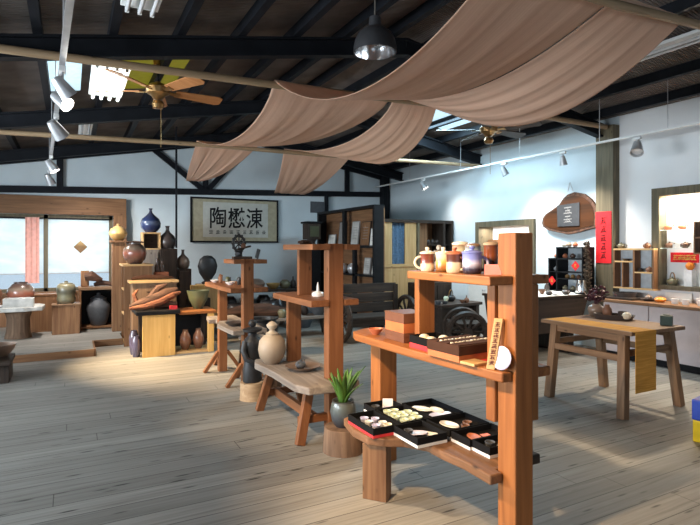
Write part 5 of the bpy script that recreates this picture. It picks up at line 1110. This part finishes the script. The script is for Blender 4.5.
# lighting tracks with spotlights
def track(x0, y0, x1, y1, z, lab, hangs):
    t = T('light_track', lab, 'light track', (x0, y0, z))
    MB().bar((0,0,0), (x1-x0, y1-y0, 0), .035, .025).build('rail', 'silver' if x0 < 2 else 'white', t)
    for q in hangs:
        x, y = x0+(x1-x0)*q, y0+(y1-y0)*q
        MB().tube([(x-x0, y-y0, .012), (x-x0, y-y0, roofz(x)+.13-z)], .005, 5).build('hanger', 'silver', t)
    return t
track(.105, .5, -.30, 9.6, 2.70, 'silver lighting track running away from the camera at the left', (.15, .35, .55, .75, .95))
S(MB().tube([(0,0,1.5), (0,0,3.6)], .018, 8), 'hanging_pipe', 'steel', 'thin black pipe hanging from the roof in front of the back wall, above the bottles', 'pipe', (1.62, 9.45, 0), smooth=True)
track(6.30, .4, 6.30, 10.6, 2.92, 'white lighting track along the right wall', (.14, .33, .42, .56, .70, .86))
def spot(loc, aim, lit, lab, size=1.0, col=(1, .80, .58), power=0, angle=60, blend=.5):
    t = T('spotlight', lab, 'spotlight', loc, 0, 'spotlights on the tracks')
    d = (Vector(aim)-Vector(loc)).normalized(); q = d.to_track_quat('-Z', 'Y').to_matrix().to_4x4(); c = Vector((0,0,-.14))
    MB().box(-.02, .02, -.05, .05, -.045, -.014).build('adapter', 'white', t, bevel=.003)
    MB().tube([(0,0,-.04), (0,.0,-.09), c], .01, 6).build('arm', 'silver', t, True)
    m = Matrix.Translation(c) @ q
    s = size
    MB().lathe([(0,.07*s), (.03*s,.065*s), (.04*s,.03*s), (.052*s,-.05*s), (.056*s,-.07*s), (.05*s,-.07*s), (.045*s,-.045*s), (0,-.03*s)], 20, mat=m).build('head', 'silver', t, True)
    MB().lathe([(0,-.052*s), (.043*s,-.05*s), (0,-.0505*s)], 16, mat=m).build('lens', 'bulb' if lit else 'bulbx', t, True)
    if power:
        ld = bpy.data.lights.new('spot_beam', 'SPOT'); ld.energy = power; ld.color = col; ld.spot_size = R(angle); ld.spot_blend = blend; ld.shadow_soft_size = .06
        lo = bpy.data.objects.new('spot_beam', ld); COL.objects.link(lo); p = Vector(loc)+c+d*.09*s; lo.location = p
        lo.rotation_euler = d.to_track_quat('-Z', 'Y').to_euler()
    return t
def tx(y): return .03-.33*(y-2.2)/7.4
WARM = (1, .76, .50)
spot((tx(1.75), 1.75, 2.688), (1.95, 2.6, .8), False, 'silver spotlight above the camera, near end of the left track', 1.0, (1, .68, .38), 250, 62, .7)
spot((tx(2.0), 2.0, 2.688), (1.75, 4.2, .7), False, 'silver spotlight second from the near end of the left track', 1.0, WARM, 80, 40, .8)
spot((tx(3.9), 3.9, 2.688), (1.7, 4.6, .5), False, 'silver spotlight, nearest on the left track, aimed into the room', 1.0, WARM, 120, 50, .8)
spot((tx(4.25), 4.25, 2.688), (1.95, 2.5, .9), True, 'lit spotlight, second nearest on the left track, turned to the near shelf', 1.0, WARM, 330, 50, .8)
spot((tx(5.3), 5.3, 2.688), (1.6, 6.6, .4), False, 'large grey round spotlight in the middle of the left track', 1.2, WARM, 220, 60, .9)
spot((tx(7.7), 7.7, 2.688), (1.3, 7.35, .2), True, 'lit spotlight, second from the far end of the left track', 1.2, (1, .74, .44), 680, 66, .9)
spot((tx(9.2), 9.2, 2.688), (.6, 10.2, .6), True, 'lit spotlight at the far end of the left track', 1.2, (1, .93, .86), 190, 140, 1)
spot((6.30, 8.7, 2.908), (6.9, 8.0, 1.6), True, 'bright white spotlight farthest along the right track', 1.2, (1, .95, .9), 30, 120, 1)
spot((6.30, 6.45, 2.908), (6.9, 5.9, 1.2), False, 'white spotlight on the right track above the left of the tree-slice plaque', 1.1, (1, .95, .88), 85, 110, 1)
spot((6.30, 5.28, 2.908), (6.8, 5.3, .9), False, 'small white spotlight on the right track just left of the column', 1.0, (1, .95, .88), 125, 110, 1)
spot((6.30, 4.15, 2.908), (4.6, 3.2, .2), False, 'round grey spotlight on the right track just right of the column', 1.4, (1, .80, .56), 170, 60, .9)

# ================================================================== DAYLIGHT AND LAMPS
def area(name, loc, rot, sx, sy, e, col):
    ld = bpy.data.lights.new(name, 'AREA'); ld.shape = 'RECTANGLE'; ld.size = sx; ld.size_y = sy; ld.energy = e; ld.color = col
    o = bpy.data.objects.new(name, ld); COL.objects.link(o); o.location = loc; o.rotation_euler = rot; return o
area('daylight_front', (.35, FY+.1, 1.3), (R(90), 0, R(180) if 0 else 0), 5.0, 2.2, 1, (.78, .9, 1))
bpy.data.objects['daylight_front'].rotation_euler = (R(90), 0, 0); bpy.data.lights['daylight_front'].energy = 14
area('daylight_window', (-1.0, WY+.6, 1.7), (R(-90), 0, 0), 3.6, 1.5, 50, (1, .98, .95))
for k, y in enumerate((-1.6, 2.0, 5.6)): area('daylight_side', (LX-.2, y, 1.55), (0, R(-90), 0), 1.3, 2.8, (18, 140, 250)[k], (.80, .91, 1))
for i, (x0, x1, y0, y1, m_) in enumerate(SKY):
    if m_ == 'sky' and x0 > 2: area('skylight', ((x0+x1)/2, (y0+y1)/2, roofz((x0+x1)/2)+.02), (0, 0, 0), x1-x0-.1, y1-y0-.1, 80, (.55, .83, 1))
area('recess_lamp', (6.98, 3.5, 2.17), (0, R(-28), 0), .07, 1.45, 55, (1, .88, .70))
area('recess_lamp', (7.10, 7.15, 1.88), (0, 0, 0), .16, 1.15, 14, (1, .93, .82))
w = bpy.data.worlds.new('world'); bpy.context.scene.world = w; w.use_nodes = True
bg = w.node_tree.nodes['Background']; bg.inputs[0].default_value = (.70, .85, 1, 1); bg.inputs[1].default_value = .5

cd = bpy.data.cameras.new('camera'); cam = bpy.data.objects.new('camera', cd); COL.objects.link(cam)
cam.location = (0, 0, CH); cam.rotation_euler = (R(90), 0, -YAW)
cd.sensor_width = 36; cd.lens = 36*FPX/700; cd.shift_y = -(262.5-HY)/700; cd.clip_start = .05
sc_ = bpy.context.scene; sc_.camera = cam
sc_.view_settings.view_transform = 'Standard'; sc_.view_settings.look = 'None'; sc_.view_settings.exposure = .68; sc_.view_settings.gamma = 1; sc_.view_settings.use_curve_mapping = False
sc_.cycles.use_denoising = True; sc_.cycles.max_bounces = 8; sc_.cycles.sample_clamp_indirect = 6
